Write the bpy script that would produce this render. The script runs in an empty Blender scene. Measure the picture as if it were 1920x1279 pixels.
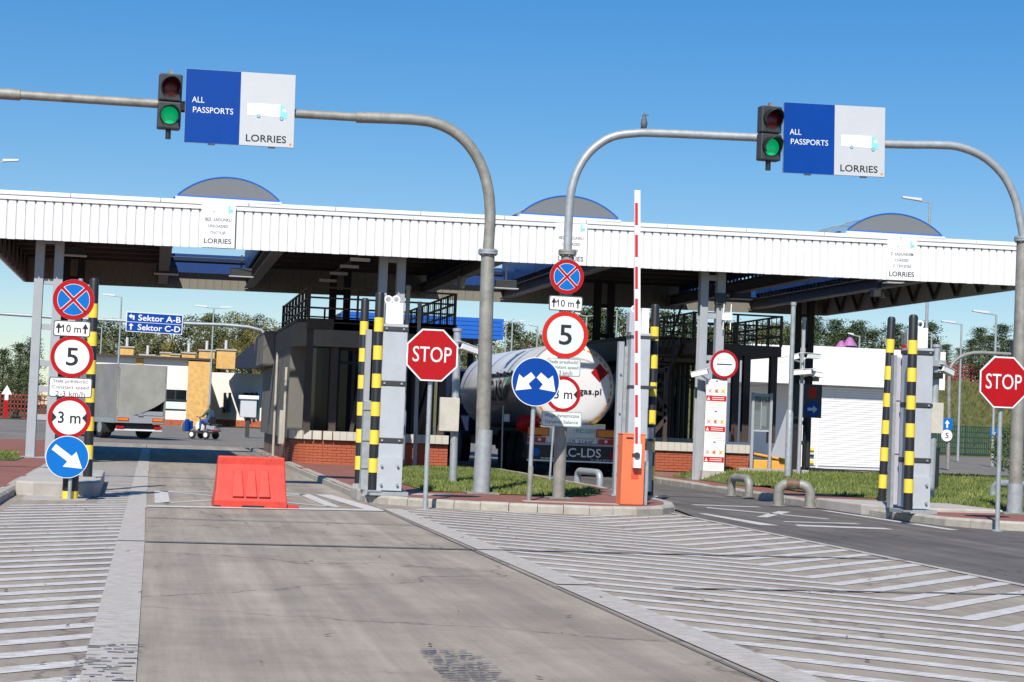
import bpy, bmesh, math, random
from mathutils import Vector, Matrix
rad = math.radians
random.seed(7)
sc = bpy.context.scene
COL = sc.collection
# ---------------------------------------------------------------- camera, sky, sun, exposure
FPX, CAMH = 3400.0, 1.4
YAW, PITCH, ROLL = rad(11.1), math.atan(150 / 3400), rad(2.25)
RM = Matrix.Rotation(-YAW, 3, 'Z') @ Matrix.Rotation(math.pi / 2 + PITCH, 3, 'X') @ Matrix.Rotation(ROLL, 3, 'Z')
cam_d = bpy.data.cameras.new('camera'); cam = bpy.data.objects.new('camera', cam_d); COL.objects.link(cam)
cam.matrix_world = Matrix.Translation((0, 0, CAMH)) @ RM.to_4x4()
cam_d.sensor_width = 36; cam_d.lens = FPX / 1920 * 36; cam_d.clip_start = 0.1; cam_d.clip_end = 3000
sc.camera = cam
SUN_EL, SUN_AZ = rad(44), rad(21)          # shadows fall 21 degrees right of +Y
wd = bpy.data.worlds.new('World'); sc.world = wd; wd.use_nodes = True
nt = wd.node_tree; bg = nt.nodes['Background']
sky = nt.nodes.new('ShaderNodeTexSky'); sky.sky_type = 'NISHITA'; sky.sun_disc = False
sky.sun_elevation = SUN_EL; sky.sun_rotation = math.pi + SUN_AZ
sky.air_density = 1.0; sky.dust_density = 0.0; sky.ozone_density = 5.0; sky.altitude = 100
hs = nt.nodes.new('ShaderNodeHueSaturation'); hs.inputs['Saturation'].default_value = 1.65; hs.inputs['Hue'].default_value = 0.508
gm = nt.nodes.new('ShaderNodeGamma'); gm.inputs[1].default_value = 0.68; nt.links.new(sky.outputs[0], gm.inputs[0]); nt.links.new(gm.outputs[0], hs.inputs['Color']); nt.links.new(hs.outputs[0], bg.inputs[0]); bg.inputs[1].default_value = 0.15
sun_d = bpy.data.lights.new('sun', 'SUN'); sun = bpy.data.objects.new('sun', sun_d); COL.objects.link(sun)
sun_d.energy = 4.6; sun_d.angle = rad(0.55); sun_d.color = (1.0, 0.94, 0.84)
tosun = Vector((-math.sin(SUN_AZ) * math.cos(SUN_EL), -math.cos(SUN_AZ) * math.cos(SUN_EL), math.sin(SUN_EL)))
sun.rotation_euler = tosun.to_track_quat('Z', 'Y').to_euler(); sun.location = (-10, -20, 30)
sc.view_settings.view_transform = 'Standard'; sc.view_settings.look = 'None'
sc.view_settings.exposure = 0.42; sc.view_settings.gamma = 1.0
sc.render.engine = 'CYCLES'
try:
    sc.cycles.max_bounces = 6; sc.cycles.transparent_max_bounces = 12
except Exception: pass
# ---------------------------------------------------------------- pixel helpers (photo 1920x1279)
CAM = Vector((0, 0, CAMH))
def ray(u, v): return RM @ Vector(((u - 960) / FPX, -(v - 639.5) / FPX, -1.0))
def G(u, v, z=0.0):
    d = ray(u, v); return CAM + d * ((z - CAMH) / d.z)
def AY(u, v, Y):
    d = ray(u, v); return CAM + d * (Y / d.y)
def DP(u, v, dep): return CAM + ray(u, v) * dep
# ---------------------------------------------------------------- materials
MATS = {}
def mat(name, col, rough=0.6, metal=0.0, var=0.12, scale=6.0, bump=0.0, spec=0.5, dirt=0.0, emit=0.0, coat=0.0):
    if name in MATS: return MATS[name]
    m = bpy.data.materials.new(name); m.use_nodes = True; MATS[name] = m
    t = m.node_tree; b = t.nodes['Principled BSDF']
    b.inputs['Roughness'].default_value = rough; b.inputs['Metallic'].default_value = metal
    b.inputs['Specular IOR Level'].default_value = spec
    if coat: b.inputs['Coat Weight'].default_value = coat; b.inputs['Coat Roughness'].default_value = 0.08
    tc = t.nodes.new('ShaderNodeTexCoord'); no = t.nodes.new('ShaderNodeTexNoise')
    no.inputs['Scale'].default_value = scale; no.inputs['Detail'].default_value = 6; no.inputs['Roughness'].default_value = 0.65
    t.links.new(tc.outputs['Object'], no.inputs['Vector'])
    r = t.nodes.new('ShaderNodeValToRGB')
    c = Vector(col[:3])
    r.color_ramp.elements[0].position = 0.3; r.color_ramp.elements[1].position = 0.7
    r.color_ramp.elements[0].color = (*(c * (1 - var)), 1); r.color_ramp.elements[1].color = (*[min(1, x * (1 + var)) for x in c], 1)
    t.links.new(no.outputs['Fac'], r.inputs[0]); out = r.outputs[0]
    if dirt:
        n2 = t.nodes.new('ShaderNodeTexNoise'); n2.inputs['Scale'].default_value = scale * 0.35; n2.inputs['Detail'].default_value = 8
        n2.inputs['Roughness'].default_value = 0.75; t.links.new(tc.outputs['Object'], n2.inputs['Vector'])
        r2 = t.nodes.new('ShaderNodeValToRGB'); r2.color_ramp.elements[0].position = 0.48; r2.color_ramp.elements[1].position = 0.72
        r2.color_ramp.elements[0].color = (0, 0, 0, 1); r2.color_ramp.elements[1].color = (dirt, dirt, dirt, 1)
        t.links.new(n2.outputs['Fac'], r2.inputs[0])
        mx = t.nodes.new('ShaderNodeMix'); mx.data_type = 'RGBA'
        t.links.new(r2.outputs[0], mx.inputs[0]); t.links.new(out, mx.inputs[6]); mx.inputs[7].default_value = (0.10, 0.085, 0.065, 1)
        out = mx.outputs[2]
    t.links.new(out, b.inputs['Base Color'])
    if emit:
        b.inputs['Emission Color'].default_value = (*col[:3], 1); b.inputs['Emission Strength'].default_value = emit
    if bump:
        bp = t.nodes.new('ShaderNodeBump'); bp.inputs['Strength'].default_value = bump; bp.inputs['Distance'].default_value = 0.02
        t.links.new(no.outputs['Fac'], bp.inputs['Height']); t.links.new(bp.outputs[0], b.inputs['Normal'])
    return m
def glassy(name, tint, transp, rough=0.1):
    m = bpy.data.materials.new(name); m.use_nodes = True; MATS[name] = m
    t = m.node_tree; t.nodes.clear(); o = t.nodes.new('ShaderNodeOutputMaterial')
    tr = t.nodes.new('ShaderNodeBsdfTransparent'); tr.inputs[0].default_value = (*tint, 1)
    pb = t.nodes.new('ShaderNodeBsdfPrincipled'); pb.inputs['Base Color'].default_value = (*[x * 0.35 for x in tint], 1); pb.inputs['Roughness'].default_value = rough
    mx = t.nodes.new('ShaderNodeMixShader'); mx.inputs[0].default_value = 1 - transp
    t.links.new(tr.outputs[0], mx.inputs[1]); t.links.new(pb.outputs[0], mx.inputs[2]); t.links.new(mx.outputs[0], o.inputs[0])
    return m
mat('galv', (0.36, 0.39, 0.41), 0.5, 0.35, 0.16, 9, 0.05, dirt=0.25)
mat('galv_old', (0.27, 0.265, 0.24), 0.6, 0.25, 0.25, 5, 0.05, dirt=0.5)
mat('steel_light', (0.35, 0.37, 0.40), 0.5, 0.1, 0.06, 3, dirt=0.1)
mat('cab_grey', (0.40, 0.43, 0.47), 0.5, 0.0, 0.06, 4, dirt=0.15)
mat('cab_lilac', (0.44, 0.43, 0.50), 0.45, 0.0, 0.05, 4, dirt=0.08)
mat('white_paint', (0.80, 0.80, 0.80), 0.45, 0, 0.03, 4, dirt=0.10)
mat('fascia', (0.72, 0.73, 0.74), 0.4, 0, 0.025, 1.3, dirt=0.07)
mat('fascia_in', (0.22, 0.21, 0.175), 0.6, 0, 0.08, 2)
mat('groove', (0.56, 0.57, 0.58), 0.6, 0, 0.08, 2)
mat('sign_white', (0.78, 0.79, 0.80), 0.4, 0, 0.03, 5)
mat('sign_pale', (0.62, 0.68, 0.66), 0.4, 0, 0.03, 5)
mat('sign_grey', (0.50, 0.52, 0.55), 0.5, 0, 0.02, 3)
mat('sign_blue', (0.001, 0.048, 0.28), 0.45, 0, 0.05, 3, spec=0.2)
mat('sign_blue2', (0.002, 0.135, 0.47), 0.45, 0, 0.05, 4, spec=0.2)
mat('sign_red', (0.38, 0.006, 0.010), 0.5, 0, 0.06, 4, spec=0.2)
mat('sign_redorange', (0.52, 0.02, 0.012), 0.5, 0, 0.05, 4, spec=0.2)
mat('ink', (0.012, 0.014, 0.016), 0.5, 0, 0.1, 5)
mat('ink_grey', (0.10, 0.10, 0.11), 0.5, 0, 0.1, 5)
mat('cyan', (0.22, 0.62, 0.78), 0.5, 0, 0.03, 5)
mat('lilac', (0.55, 0.50, 0.72), 0.5, 0, 0.03, 5)
mat('black', (0.015, 0.016, 0.018), 0.45, 0, 0.2, 5)
mat('rubber', (0.018, 0.018, 0.019), 0.8, 0, 0.3, 12)
mat('housing', (0.035, 0.038, 0.042), 0.55, 0, 0.15, 6)
mat('yellow', (0.80, 0.58, 0.06), 0.45, 0, 0.05, 7, dirt=0.03)
mat('red_plastic', (0.60, 0.042, 0.024), 0.5, 0, 0.22, 9, dirt=0.22)
mat('orange', (0.80, 0.17, 0.07), 0.42, 0, 0.05, 4, dirt=0.05)
mat('red_stripe', (0.50, 0.02, 0.03), 0.4, 0, 0.06, 5)
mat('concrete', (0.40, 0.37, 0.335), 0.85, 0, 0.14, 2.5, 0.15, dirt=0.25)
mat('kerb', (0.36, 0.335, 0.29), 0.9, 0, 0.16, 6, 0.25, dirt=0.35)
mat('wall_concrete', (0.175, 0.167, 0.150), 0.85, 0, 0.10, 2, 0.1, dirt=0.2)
mat('brown_steel', (0.05, 0.036, 0.032), 0.6, 0, 0.2, 4)
mat('beam', (0.075, 0.07, 0.066), 0.6, 0.1, 0.2, 3)
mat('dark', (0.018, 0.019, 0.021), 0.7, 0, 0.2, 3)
mat('blue_roof', (0.012, 0.12, 0.52), 0.45, 0, 0.1, 3)
mat('blue_dark', (0.004, 0.018, 0.065), 0.6, 0, 0.15, 3)
mat('brick_red', (0.37, 0.092, 0.042), 0.85, 0, 0.25, 3, 0.2)
mat('mortar', (0.20, 0.13, 0.10), 0.95, 0, 0.15, 8)
mat('coping', (0.50, 0.47, 0.41), 0.85, 0, 0.12, 4, 0.1, dirt=0.15)
mat('brick_yellow', (0.60, 0.36, 0.12), 0.85, 0, 0.2, 3, 0.1)
mat('plaster', (0.72, 0.69, 0.64), 0.85, 0, 0.04, 1)
mat('tank', (0.80, 0.80, 0.82), 0.32, 0.0, 0.02, 1, coat=0.15)
mat('alu', (0.55, 0.56, 0.57), 0.35, 0.6, 0.1, 6)
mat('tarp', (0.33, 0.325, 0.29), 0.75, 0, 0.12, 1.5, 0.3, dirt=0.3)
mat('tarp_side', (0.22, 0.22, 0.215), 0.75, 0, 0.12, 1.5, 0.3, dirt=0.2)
mat('lamp_red', (0.45, 0.01, 0.015), 0.25, 0, 0.2, 20)
mat('lamp_orange', (0.80, 0.26, 0.02), 0.35, 0, 0.15, 20)
mat('lens_red', (0.11, 0.006, 0.010), 0.3, 0, 0.4, 9)
mat('lens_green', (0.0, 0.42, 0.14), 0.3, 0, 0.45, 9, emit=0.45)
mat('awning', (0.003, 0.010, 0.035), 0.6, 0, 0.15, 3); mat('kerb_blue', (0.006, 0.045, 0.19), 0.5); mat('bark', (0.10, 0.07, 0.05), 0.9, 0, 0.3, 6)
mat('skin', (0.45, 0.26, 0.18), 0.6); mat('cloth_blue', (0.03, 0.08, 0.30), 0.8); mat('cloth_green', (0.04, 0.09, 0.08), 0.8)
mat('feather', (0.10, 0.105, 0.12), 0.7, 0, 0.4, 18)
mat('bin_yellow', (0.75, 0.36, 0.06), 0.5, 0, 0.1, 5, dirt=0.2)
mat('rust', (0.16, 0.10, 0.07), 0.7, 0.2, 0.4, 9, 0.1, dirt=0.3)
mat('green_fence', (0.006, 0.05, 0.04), 0.6, 0, 0.2, 5)
mat('red_fence', (0.26, 0.035, 0.03), 0.7, 0, 0.2, 5)
mat('purple', (0.33, 0.12, 0.30), 0.5)
mat('glass_dark', (0.006, 0.010, 0.016), 0.06, 0, 0.1, 1, spec=0.2)
glassy('sky_glazing', (0.95, 0.95, 0.95), 0.86, 0.25); glassy('end_glazing', (0.70, 0.71, 0.72), 0.38, 0.18)
glassy('clear_glass', (0.85, 0.9, 0.9), 0.75, 0.05)
def ground_mat(name, cols, scale, rough=0.88, streak=0.0, bump=0.15):
    m = bpy.data.materials.new(name); m.use_nodes = True; MATS[name] = m
    t = m.node_tree; b = t.nodes['Principled BSDF']; b.inputs['Roughness'].default_value = rough
    b.inputs['Specular IOR Level'].default_value = 0.25
    ge = t.nodes.new('ShaderNodeNewGeometry')
    def noise(s, det, vec):
        n = t.nodes.new('ShaderNodeTexNoise'); n.inputs['Scale'].default_value = s; n.inputs['Detail'].default_value = det
        n.inputs['Roughness'].default_value = 0.7; t.links.new(vec, n.inputs['Vector']); return n.outputs['Fac']
    def mul(a, bb, fac, mode='MULTIPLY'):
        x = t.nodes.new('ShaderNodeMix'); x.data_type = 'RGBA'; x.blend_type = mode; x.inputs[0].default_value = fac
        t.links.new(a, x.inputs[6]); t.links.new(bb, x.inputs[7]); return x.outputs[2]
    def ramp(f, p0, p1, c0, c1):
        r = t.nodes.new('ShaderNodeValToRGB'); e = r.color_ramp.elements
        e[0].position = p0; e[1].position = p1; e[0].color = (*c0, 1); e[1].color = (*c1, 1); t.links.new(f, r.inputs[0]); return r.outputs[0]
    base = ramp(noise(scale, 8, ge.outputs['Position']), 0.3, 0.7, cols[0], cols[1])
    fine = ramp(noise(45, 4, ge.outputs['Position']), 0.35, 0.65, (0.84,) * 3, (1.0,) * 3)
    out = mul(base, fine, 0.8)
    if streak:      # tyre wear running along the lane
        mp = t.nodes.new('ShaderNodeMapping'); mp.inputs['Scale'].default_value = (2.6, 0.10, 1)
        t.links.new(ge.outputs['Position'], mp.inputs['Vector'])
        st = ramp(noise(1.0, 5, mp.outputs[0]), 0.4, 0.66, (0.62, 0.61, 0.62), (1.0,) * 3)
        out = mul(out, st, streak)
        blot = ramp(noise(0.5, 6, ge.outputs['Position']), 0.40, 0.55, (0.78, 0.77, 0.77), (1,) * 3)
        out = mul(out, blot, 0.75)
        vo = t.nodes.new('ShaderNodeTexVoronoi'); vo.feature = 'DISTANCE_TO_EDGE'; vo.inputs['Scale'].default_value = 0.22
        nd = t.nodes.new('ShaderNodeTexNoise'); nd.inputs['Scale'].default_value = 1.4; nd.inputs['Detail'].default_value = 7; t.links.new(ge.outputs['Position'], nd.inputs['Vector'])
        mm = t.nodes.new('ShaderNodeMix'); mm.data_type = 'RGBA'; mm.blend_type = 'ADD'; mm.inputs[0].default_value = 0.9
        t.links.new(ge.outputs['Position'], mm.inputs[6]); t.links.new(nd.outputs['Color'], mm.inputs[7]); t.links.new(mm.outputs[2], vo.inputs['Vector'])
        out = mul(out, ramp(vo.outputs['Distance'], 0.0, 0.006, (0.45, 0.43, 0.42), (1,) * 3), 0.8)
        out = mul(out, ramp(noise(5.5, 5, ge.outputs['Position']), 0.30, 0.40, (0.62, 0.6, 0.58), (1,) * 3), 0.55)
        m2 = t.nodes.new('ShaderNodeMapping'); m2.inputs['Scale'].default_value = (0.6, 26, 1); t.links.new(ge.outputs['Position'], m2.inputs['Vector'])
        out = mul(out, ramp(noise(1.0, 4, m2.outputs[0]), 0.35, 0.65, (0.90,) * 3, (1.05,) * 3), 0.7)
    t.links.new(out, b.inputs['Base Color'])
    bp = t.nodes.new('ShaderNodeBump'); bp.inputs['Strength'].default_value = bump; bp.inputs['Distance'].default_value = 0.01
    t.links.new(noise(60, 3, ge.outputs['Position']), bp.inputs['Height']); t.links.new(bp.outputs[0], b.inputs['Normal'])
    return m
ground_mat('slab', ((0.36, 0.312, 0.256), (0.43, 0.375, 0.31)), 1.2, streak=0.75)
ground_mat('asphalt', ((0.14, 0.126, 0.118), (0.20, 0.182, 0.168)), 0.8, streak=0.9)
ground_mat('apron', ((0.19, 0.175, 0.155), (0.24, 0.22, 0.195)), 0.6, streak=0.3)
ground_mat('soil', ((0.035, 0.05, 0.018), (0.07, 0.085, 0.03)), 0.7)
ground_mat('bank', ((0.085, 0.095, 0.034), (0.14, 0.12, 0.052)), 0.9)
ground_mat('lawn', ((0.075, 0.10, 0.025), (0.13, 0.16, 0.045)), 2.5)
def paint_mat(nm='road_paint', p0=.38, p1=.58):    # worn road paint: chips show the concrete
    m = bpy.data.materials.new(nm); m.use_nodes = True; MATS[nm] = m
    t = m.node_tree; b = t.nodes['Principled BSDF']; b.inputs['Roughness'].default_value = 0.7
    ge = t.nodes.new('ShaderNodeNewGeometry')
    mp = t.nodes.new('ShaderNodeMapping'); mp.inputs['Scale'].default_value = (3, 9, 1); t.links.new(ge.outputs['Position'], mp.inputs['Vector'])
    n = t.nodes.new('ShaderNodeTexNoise'); n.inputs['Scale'].default_value = 2.2; n.inputs['Detail'].default_value = 9; n.inputs['Roughness'].default_value = 0.8
    t.links.new(mp.outputs[0], n.inputs['Vector'])
    r = t.nodes.new('ShaderNodeValToRGB'); e = r.color_ramp.elements
    e[0].position = p0; e[0].color = (0.34, 0.295, 0.24, 1); e[1].position = p1; e[1].color = (0.60, 0.59, 0.60, 1)
    t.links.new(n.outputs['Fac'], r.inputs[0]); t.links.new(r.outputs[0], b.inputs['Base Color'])
paint_mat(); paint_mat('worn_paint', .42, .74)
def paver_mat():
    m = bpy.data.materials.new('red_pavers'); m.use_nodes = True; MATS['red_pavers'] = m
    t = m.node_tree; b = t.nodes['Principled BSDF']; b.inputs['Roughness'].default_value = 0.9
    ge = t.nodes.new('ShaderNodeNewGeometry'); br = t.nodes.new('ShaderNodeTexBrick')
    br.inputs['Scale'].default_value = 1; br.inputs['Brick Width'].default_value = 0.2; br.inputs['Row Height'].default_value = 0.1
    br.inputs['Mortar Size'].default_value = 0.006
    br.inputs['Color1'].default_value = (0.30, 0.105, 0.075, 1); br.inputs['Color2'].default_value = (0.24, 0.085, 0.065, 1)
    br.inputs['Mortar'].default_value = (0.14, 0.09, 0.07, 1); t.links.new(ge.outputs['Position'], br.inputs['Vector'])
    n = t.nodes.new('ShaderNodeTexNoise'); n.inputs['Scale'].default_value = 1.3; n.inputs['Detail'].default_value = 6; t.links.new(ge.outputs['Position'], n.inputs['Vector'])
    r = t.nodes.new('ShaderNodeValToRGB'); r.color_ramp.elements[0].color = (0.65, 0.63, 0.6, 1); r.color_ramp.elements[1].color = (1.15, 1.15, 1.15, 1)
    t.links.new(n.outputs['Fac'], r.inputs[0])
    x = t.nodes.new('ShaderNodeMix'); x.data_type = 'RGBA'; x.blend_type = 'MULTIPLY'; x.inputs[0].default_value = 1
    t.links.new(br.outputs[0], x.inputs[6]); t.links.new(r.outputs[0], x.inputs[7]); t.links.new(x.outputs[2], b.inputs['Base Color'])
paver_mat()
def leaf_mat(name, c0, c1):
    m = bpy.data.materials.new(name); m.use_nodes = True; MATS[name] = m
    t = m.node_tree; b = t.nodes['Principled BSDF']; b.inputs['Roughness'].default_value = 0.75; b.inputs['Specular IOR Level'].default_value = 0.2
    ge = t.nodes.new('ShaderNodeNewGeometry'); n = t.nodes.new('ShaderNodeTexNoise'); n.inputs['Scale'].default_value = 1.1; n.inputs['Detail'].default_value = 4
    t.links.new(ge.outputs['Position'], n.inputs['Vector']); r = t.nodes.new('ShaderNodeValToRGB')
    r.color_ramp.elements[0].position = 0.35; r.color_ramp.elements[1].position = 0.65
    r.color_ramp.elements[0].color = (*c0, 1); r.color_ramp.elements[1].color = (*c1, 1)
    t.links.new(n.outputs['Fac'], r.inputs[0]); t.links.new(r.outputs[0], b.inputs['Base Color'])
leaf_mat('pine_leaf', (0.04, 0.062, 0.024), (0.085, 0.115, 0.042))
leaf_mat('birch_leaf', (0.12, 0.11, 0.03), (0.20, 0.155, 0.045))
leaf_mat('mixed_leaf', (0.07, 0.085, 0.027), (0.13, 0.13, 0.042))
leaf_mat('grass_blade', (0.10, 0.14, 0.03), (0.20, 0.22, 0.07))
leaf_mat('bush_leaf', (0.04, 0.08, 0.018), (0.09, 0.13, 0.03))
# ---------------------------------------------------------------- mesh builder
class MB:
    def __init__(s): s.v = []; s.f = []
    def add(s, vs, fs):
        o = len(s.v); s.v += [tuple(p) for p in vs]; s.f += [tuple(i + o for i in f) for f in fs]; return s
    def box(s, x0, x1, y0, y1, z0, z1):
        return s.add([(x0, y0, z0), (x1, y0, z0), (x1, y1, z0), (x0, y1, z0), (x0, y0, z1), (x1, y0, z1), (x1, y1, z1), (x0, y1, z1)],
                     [(0, 3, 2, 1), (4, 5, 6, 7), (0, 1, 5, 4), (1, 2, 6, 5), (2, 3, 7, 6), (3, 0, 4, 7)])
    def bar(s, p0, p1, w, h=None, up=(0, 0, 1)):
        h = h or w; p0 = Vector(p0); p1 = Vector(p1); d = (p1 - p0).normalized(); up = Vector(up)
        if abs(d.dot(up)) > 0.98: up = Vector((0, 1, 0))
        a = d.cross(up).normalized() * w / 2; b = a.cross(d).normalized() * h / 2
        vs = [p + q for p in (p0, p1) for q in (-a - b, a - b, a + b, -a + b)]
        return s.add(vs, [(3, 2, 1, 0), (4, 5, 6, 7), (0, 1, 5, 4), (1, 2, 6, 5), (2, 3, 7, 6), (3, 0, 4, 7)])
    def tube(s, pts, r, n=12, caps=True):
        pts = [Vector(p) for p in pts]; rs = r if isinstance(r, (list, tuple)) else [r] * len(pts)
        vs = []; ref = None
        for i, p in enumerate(pts):
            d = (pts[min(i + 1, len(pts) - 1)] - pts[max(i - 1, 0)]).normalized()
            if ref is None:
                ref = Vector((0, 0, 1)) if abs(d.z) < 0.9 else Vector((0, 1, 0))
            a = (ref - d * ref.dot(d)).normalized(); b = d.cross(a); ref = a
            for k in range(n):
                t = 2 * math.pi * k / n; vs.append(p + (a * math.cos(t) + b * math.sin(t)) * rs[i])
        fs = [(i * n + k, i * n + (k + 1) % n, (i + 1) * n + (k + 1) % n, (i + 1) * n + k) for i in range(len(pts) - 1) for k in range(n)]
        if caps: fs += [tuple(range(n - 1, -1, -1)), tuple((len(pts) - 1) * n + k for k in range(n))]
        return s.add(vs, fs)
    def cyl(s, p0, p1, r, n=12): return s.tube([p0, p1], r, n)
    def plate(s, poly, y0, y1):            # polygon in (x,z), extruded in y; y0 is the front
        n = len(poly)
        vs = [(x, y0, z) for x, z in poly] + [(x, y1, z) for x, z in poly]
        return s.add(vs, [tuple(range(n)), tuple(range(2 * n - 1, n - 1, -1))] + [(i, (i + 1) % n, n + (i + 1) % n, n + i) for i in range(n)])
    def slabp(s, poly, z0, z1):            # polygon in (x,y), extruded in z
        n = len(poly)
        vs = [(x, y, z0) for x, y in poly] + [(x, y, z1) for x, y in poly]
        return s.add(vs, [tuple(range(n - 1, -1, -1)), tuple(range(n, 2 * n))] + [(i, (i + 1) % n, n + (i + 1) % n, n + i) for i in range(n)])
    def flat(s, poly, z): return s.add([(p[0], p[1], z) for p in poly], [tuple(range(len(poly)))])
    def disc(s, cx, cz, r, y0, y1, n=48):
        return s.plate([(cx + r * math.cos(2 * math.pi * k / n), cz + r * math.sin(2 * math.pi * k / n)) for k in range(n)], y0, y1)
    def ring(s, cx, cz, r0, r1, y, n=48):
        vs = [(cx + r * math.cos(2 * math.pi * k / n), y, cz + r * math.sin(2 * math.pi * k / n)) for r in (r0, r1) for k in range(n)]
        return s.add(vs, [(k, (k + 1) % n, n + (k + 1) % n, n + k) for k in range(n)])
    def lathe(s, prof, n=16, c=(0, 0, 0), axis='Z'):
        vs = []
        for r, h in prof:
            for k in range(n):
                t = 2 * math.pi * k / n; a, b = r * math.cos(t), r * math.sin(t)
                vs.append((c[0] + a, c[1] + b, c[2] + h) if axis == 'Z' else ((c[0] + a, c[1] + h, c[2] + b) if axis == 'Y' else (c[0] + h, c[1] + a, c[2] + b)))
        m = len(prof)
        fs = [(i * n + k, i * n + (k + 1) % n, (i + 1) * n + (k + 1) % n, (i + 1) * n + k) for i in range(m - 1) for k in range(n)]
        fs += [tuple(range(n - 1, -1, -1)), tuple((m - 1) * n + k for k in range(n))]
        return s.add(vs, fs)
    def mesh(s, name, m, smooth=False):
        me = bpy.data.meshes.new(name); me.from_pydata(s.v, [], s.f); me.update()
        bm = bmesh.new(); bm.from_mesh(me); bmesh.ops.recalc_face_normals(bm, faces=bm.faces[:]); bm.to_mesh(me); bm.free()
        me.materials.append(MATS[m] if isinstance(m, str) else m)
        if smooth:
            me.shade_smooth(); me.set_sharp_from_angle(angle=rad(38))
        return me
    def build(s, name, m, parent=None, smooth=False, bevel=0.0, loc=None):
        o = bpy.data.objects.new(name, s.mesh(name, m, smooth)); COL.objects.link(o); o.parent = parent
        if loc is not None: o.location = loc
        if bevel:
            b = o.modifiers.new('bevel', 'BEVEL'); b.width = bevel; b.segments = 2; b.limit_method = 'ANGLE'; b.angle_limit = rad(50)
        return o
def inst(name, me, parent=None, loc=(0, 0, 0), rot=None, scale=None):
    o = bpy.data.objects.new(name, me); COL.objects.link(o); o.parent = parent; o.location = loc
    if rot: o.rotation_euler = rot
    if scale: o.scale = scale
    return o
def tag(o, label, cat, group=None):
    o['label'] = label; o['category'] = cat
    if group: o['group'] = group
    return o
def thing(name, label, cat, loc=(0, 0, 0), rotz=0.0, group=None):
    o = bpy.data.objects.new(name, None); COL.objects.link(o); o.location = loc; o.rotation_euler = (0, 0, rotz)
    o.empty_display_size = 0.2
    return tag(o, label, cat, group)
def struct(o, kind='structure'): o['kind'] = kind; return o
DG = None
def text_mesh(s, m, w, h, cx=0.0, cz=0.0, y=0.0, bold=None):
    big = (h > .1) if bold is None else bold
    c = bpy.data.curves.new('lettering', 'FONT'); c.body = s; c.size = 1.0; c.resolution_u = 3; c.offset = 0.012 if big else 0.0
    o = bpy.data.objects.new('lettering', c); COL.objects.link(o)
    dg = bpy.context.evaluated_depsgraph_get(); dg.update()
    me = bpy.data.meshes.new_from_object(o.evaluated_get(dg))
    bpy.data.objects.remove(o); bpy.data.curves.remove(c)
    xs = [v.co.x for v in me.vertices]; ys = [v.co.y for v in me.vertices]
    x0, x1, y0, y1 = min(xs), max(xs), min(ys), max(ys)
    sx = w / (x1 - x0); sy = h / (y1 - y0) if h else sx
    for v in me.vertices:
        v.co = Vector((cx + (v.co.x - (x0 + x1) / 2) * sx, y, cz + (v.co.y - (y0 + y1) / 2) * sy))
    me.materials.clear(); me.materials.append(MATS[m]); me.update()
    return me
def txt(parent, s, cx, cz, w, h, m='ink', y=-0.02, name='lettering', bold=None):
    o = bpy.data.objects.new(name, text_mesh(s, m, w, h, cx, cz, y, bold)); COL.objects.link(o); o.parent = parent; return o
# ================================================================ THE GROUND
gnd = MB().flat([(-900, -60), (900, -60), (900, 1500), (-900, 1500)], -0.08).build('ground', 'soil'); struct(gnd)
apron = MB().flat([(-60, -40), (75, -40), (75, 47), (160, 150), (-60, 150)], -0.04).build('apron', 'apron'); struct(apron)
asph = MB().flat([(8.42, -20), (60, -20), (60, 26), (14, 26), (12.6, 28), (12.6, 160), (8.9, 160), (8.9, 30), (8.42, 27)], -0.012).build('asphalt_lane', 'asphalt'); struct(asph)
road = struct(bpy.data.objects.new('concrete_road', None)); COL.objects.link(road)
under = MB().flat([(-9.5, -12), (8.42, -12), (8.42, 27), (8.42, 70), (-9.5, 70)], -0.024).build('joint_bed', 'dark', road)
slab_me = {}
YJ = [-12, -7.9, -4.0, -0.15, 3.7, 7.6, 11.45, 15.35, 19.25, 23.1, 27.0, 30.9, 34.8, 38.7, 42.6, 46.5, 50.4, 54.3, 58.2, 62.1, 66, 70]
XJ = [(-9.5, -5.7), (-5.7, -0.16), (-0.16, 3.42), (3.42, 8.42)]
for i in range(len(YJ) - 1):
    for x0, x1 in XJ:
        if x0 > 3 and YJ[i] > 30: continue
        g = 0.008
        MB().box(x0 + g, x1 - g, YJ[i] + g, YJ[i + 1] - g, -0.022, 0.0 - random.random() * 0.0015).build('slab', 'slab', road)
# ---------------------------------------------------------------- painted markings
mk = struct(bpy.data.objects.new('road_marking', None)); COL.objects.link(mk)
ZP = 0.004
def mark(poly, name='stripe', z=ZP): return MB().flat(poly, z).build(name, 'worn_paint' if name == 'edge_line' else 'road_paint', mk)
def wob(x, a=0.012): return x + random.uniform(-a, a)
# edge line left of the lane
for y0, y1 in [(0, 9), (9, 14), (14, 19.2), (19.3, 25.5), (25.5, 31), (31, 40), (40, 62)]:
    mark([(-0.30, y0), (-0.02, y0), (-0.04 if y1 > 25 else -0.02, y1), (-0.30, y1)], 'edge_line', 0.008)
# left hatching: 45 degree stripes
Y = 3.0
while Y < 46:
    w = 0.24
    x0, x1 = -1.82, -0.30
    if 26.5 < Y < 33.2: x0 = -0.72
    ye = lambda x: Y + (x + 0.30) * 0.80
    mark([(x0, ye(x0)), (x1, ye(x1)), (x1, ye(x1) + w), (x0, ye(x0) + wob(w, .03))], 'hatch_stripe')
    Y += 0.585
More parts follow.
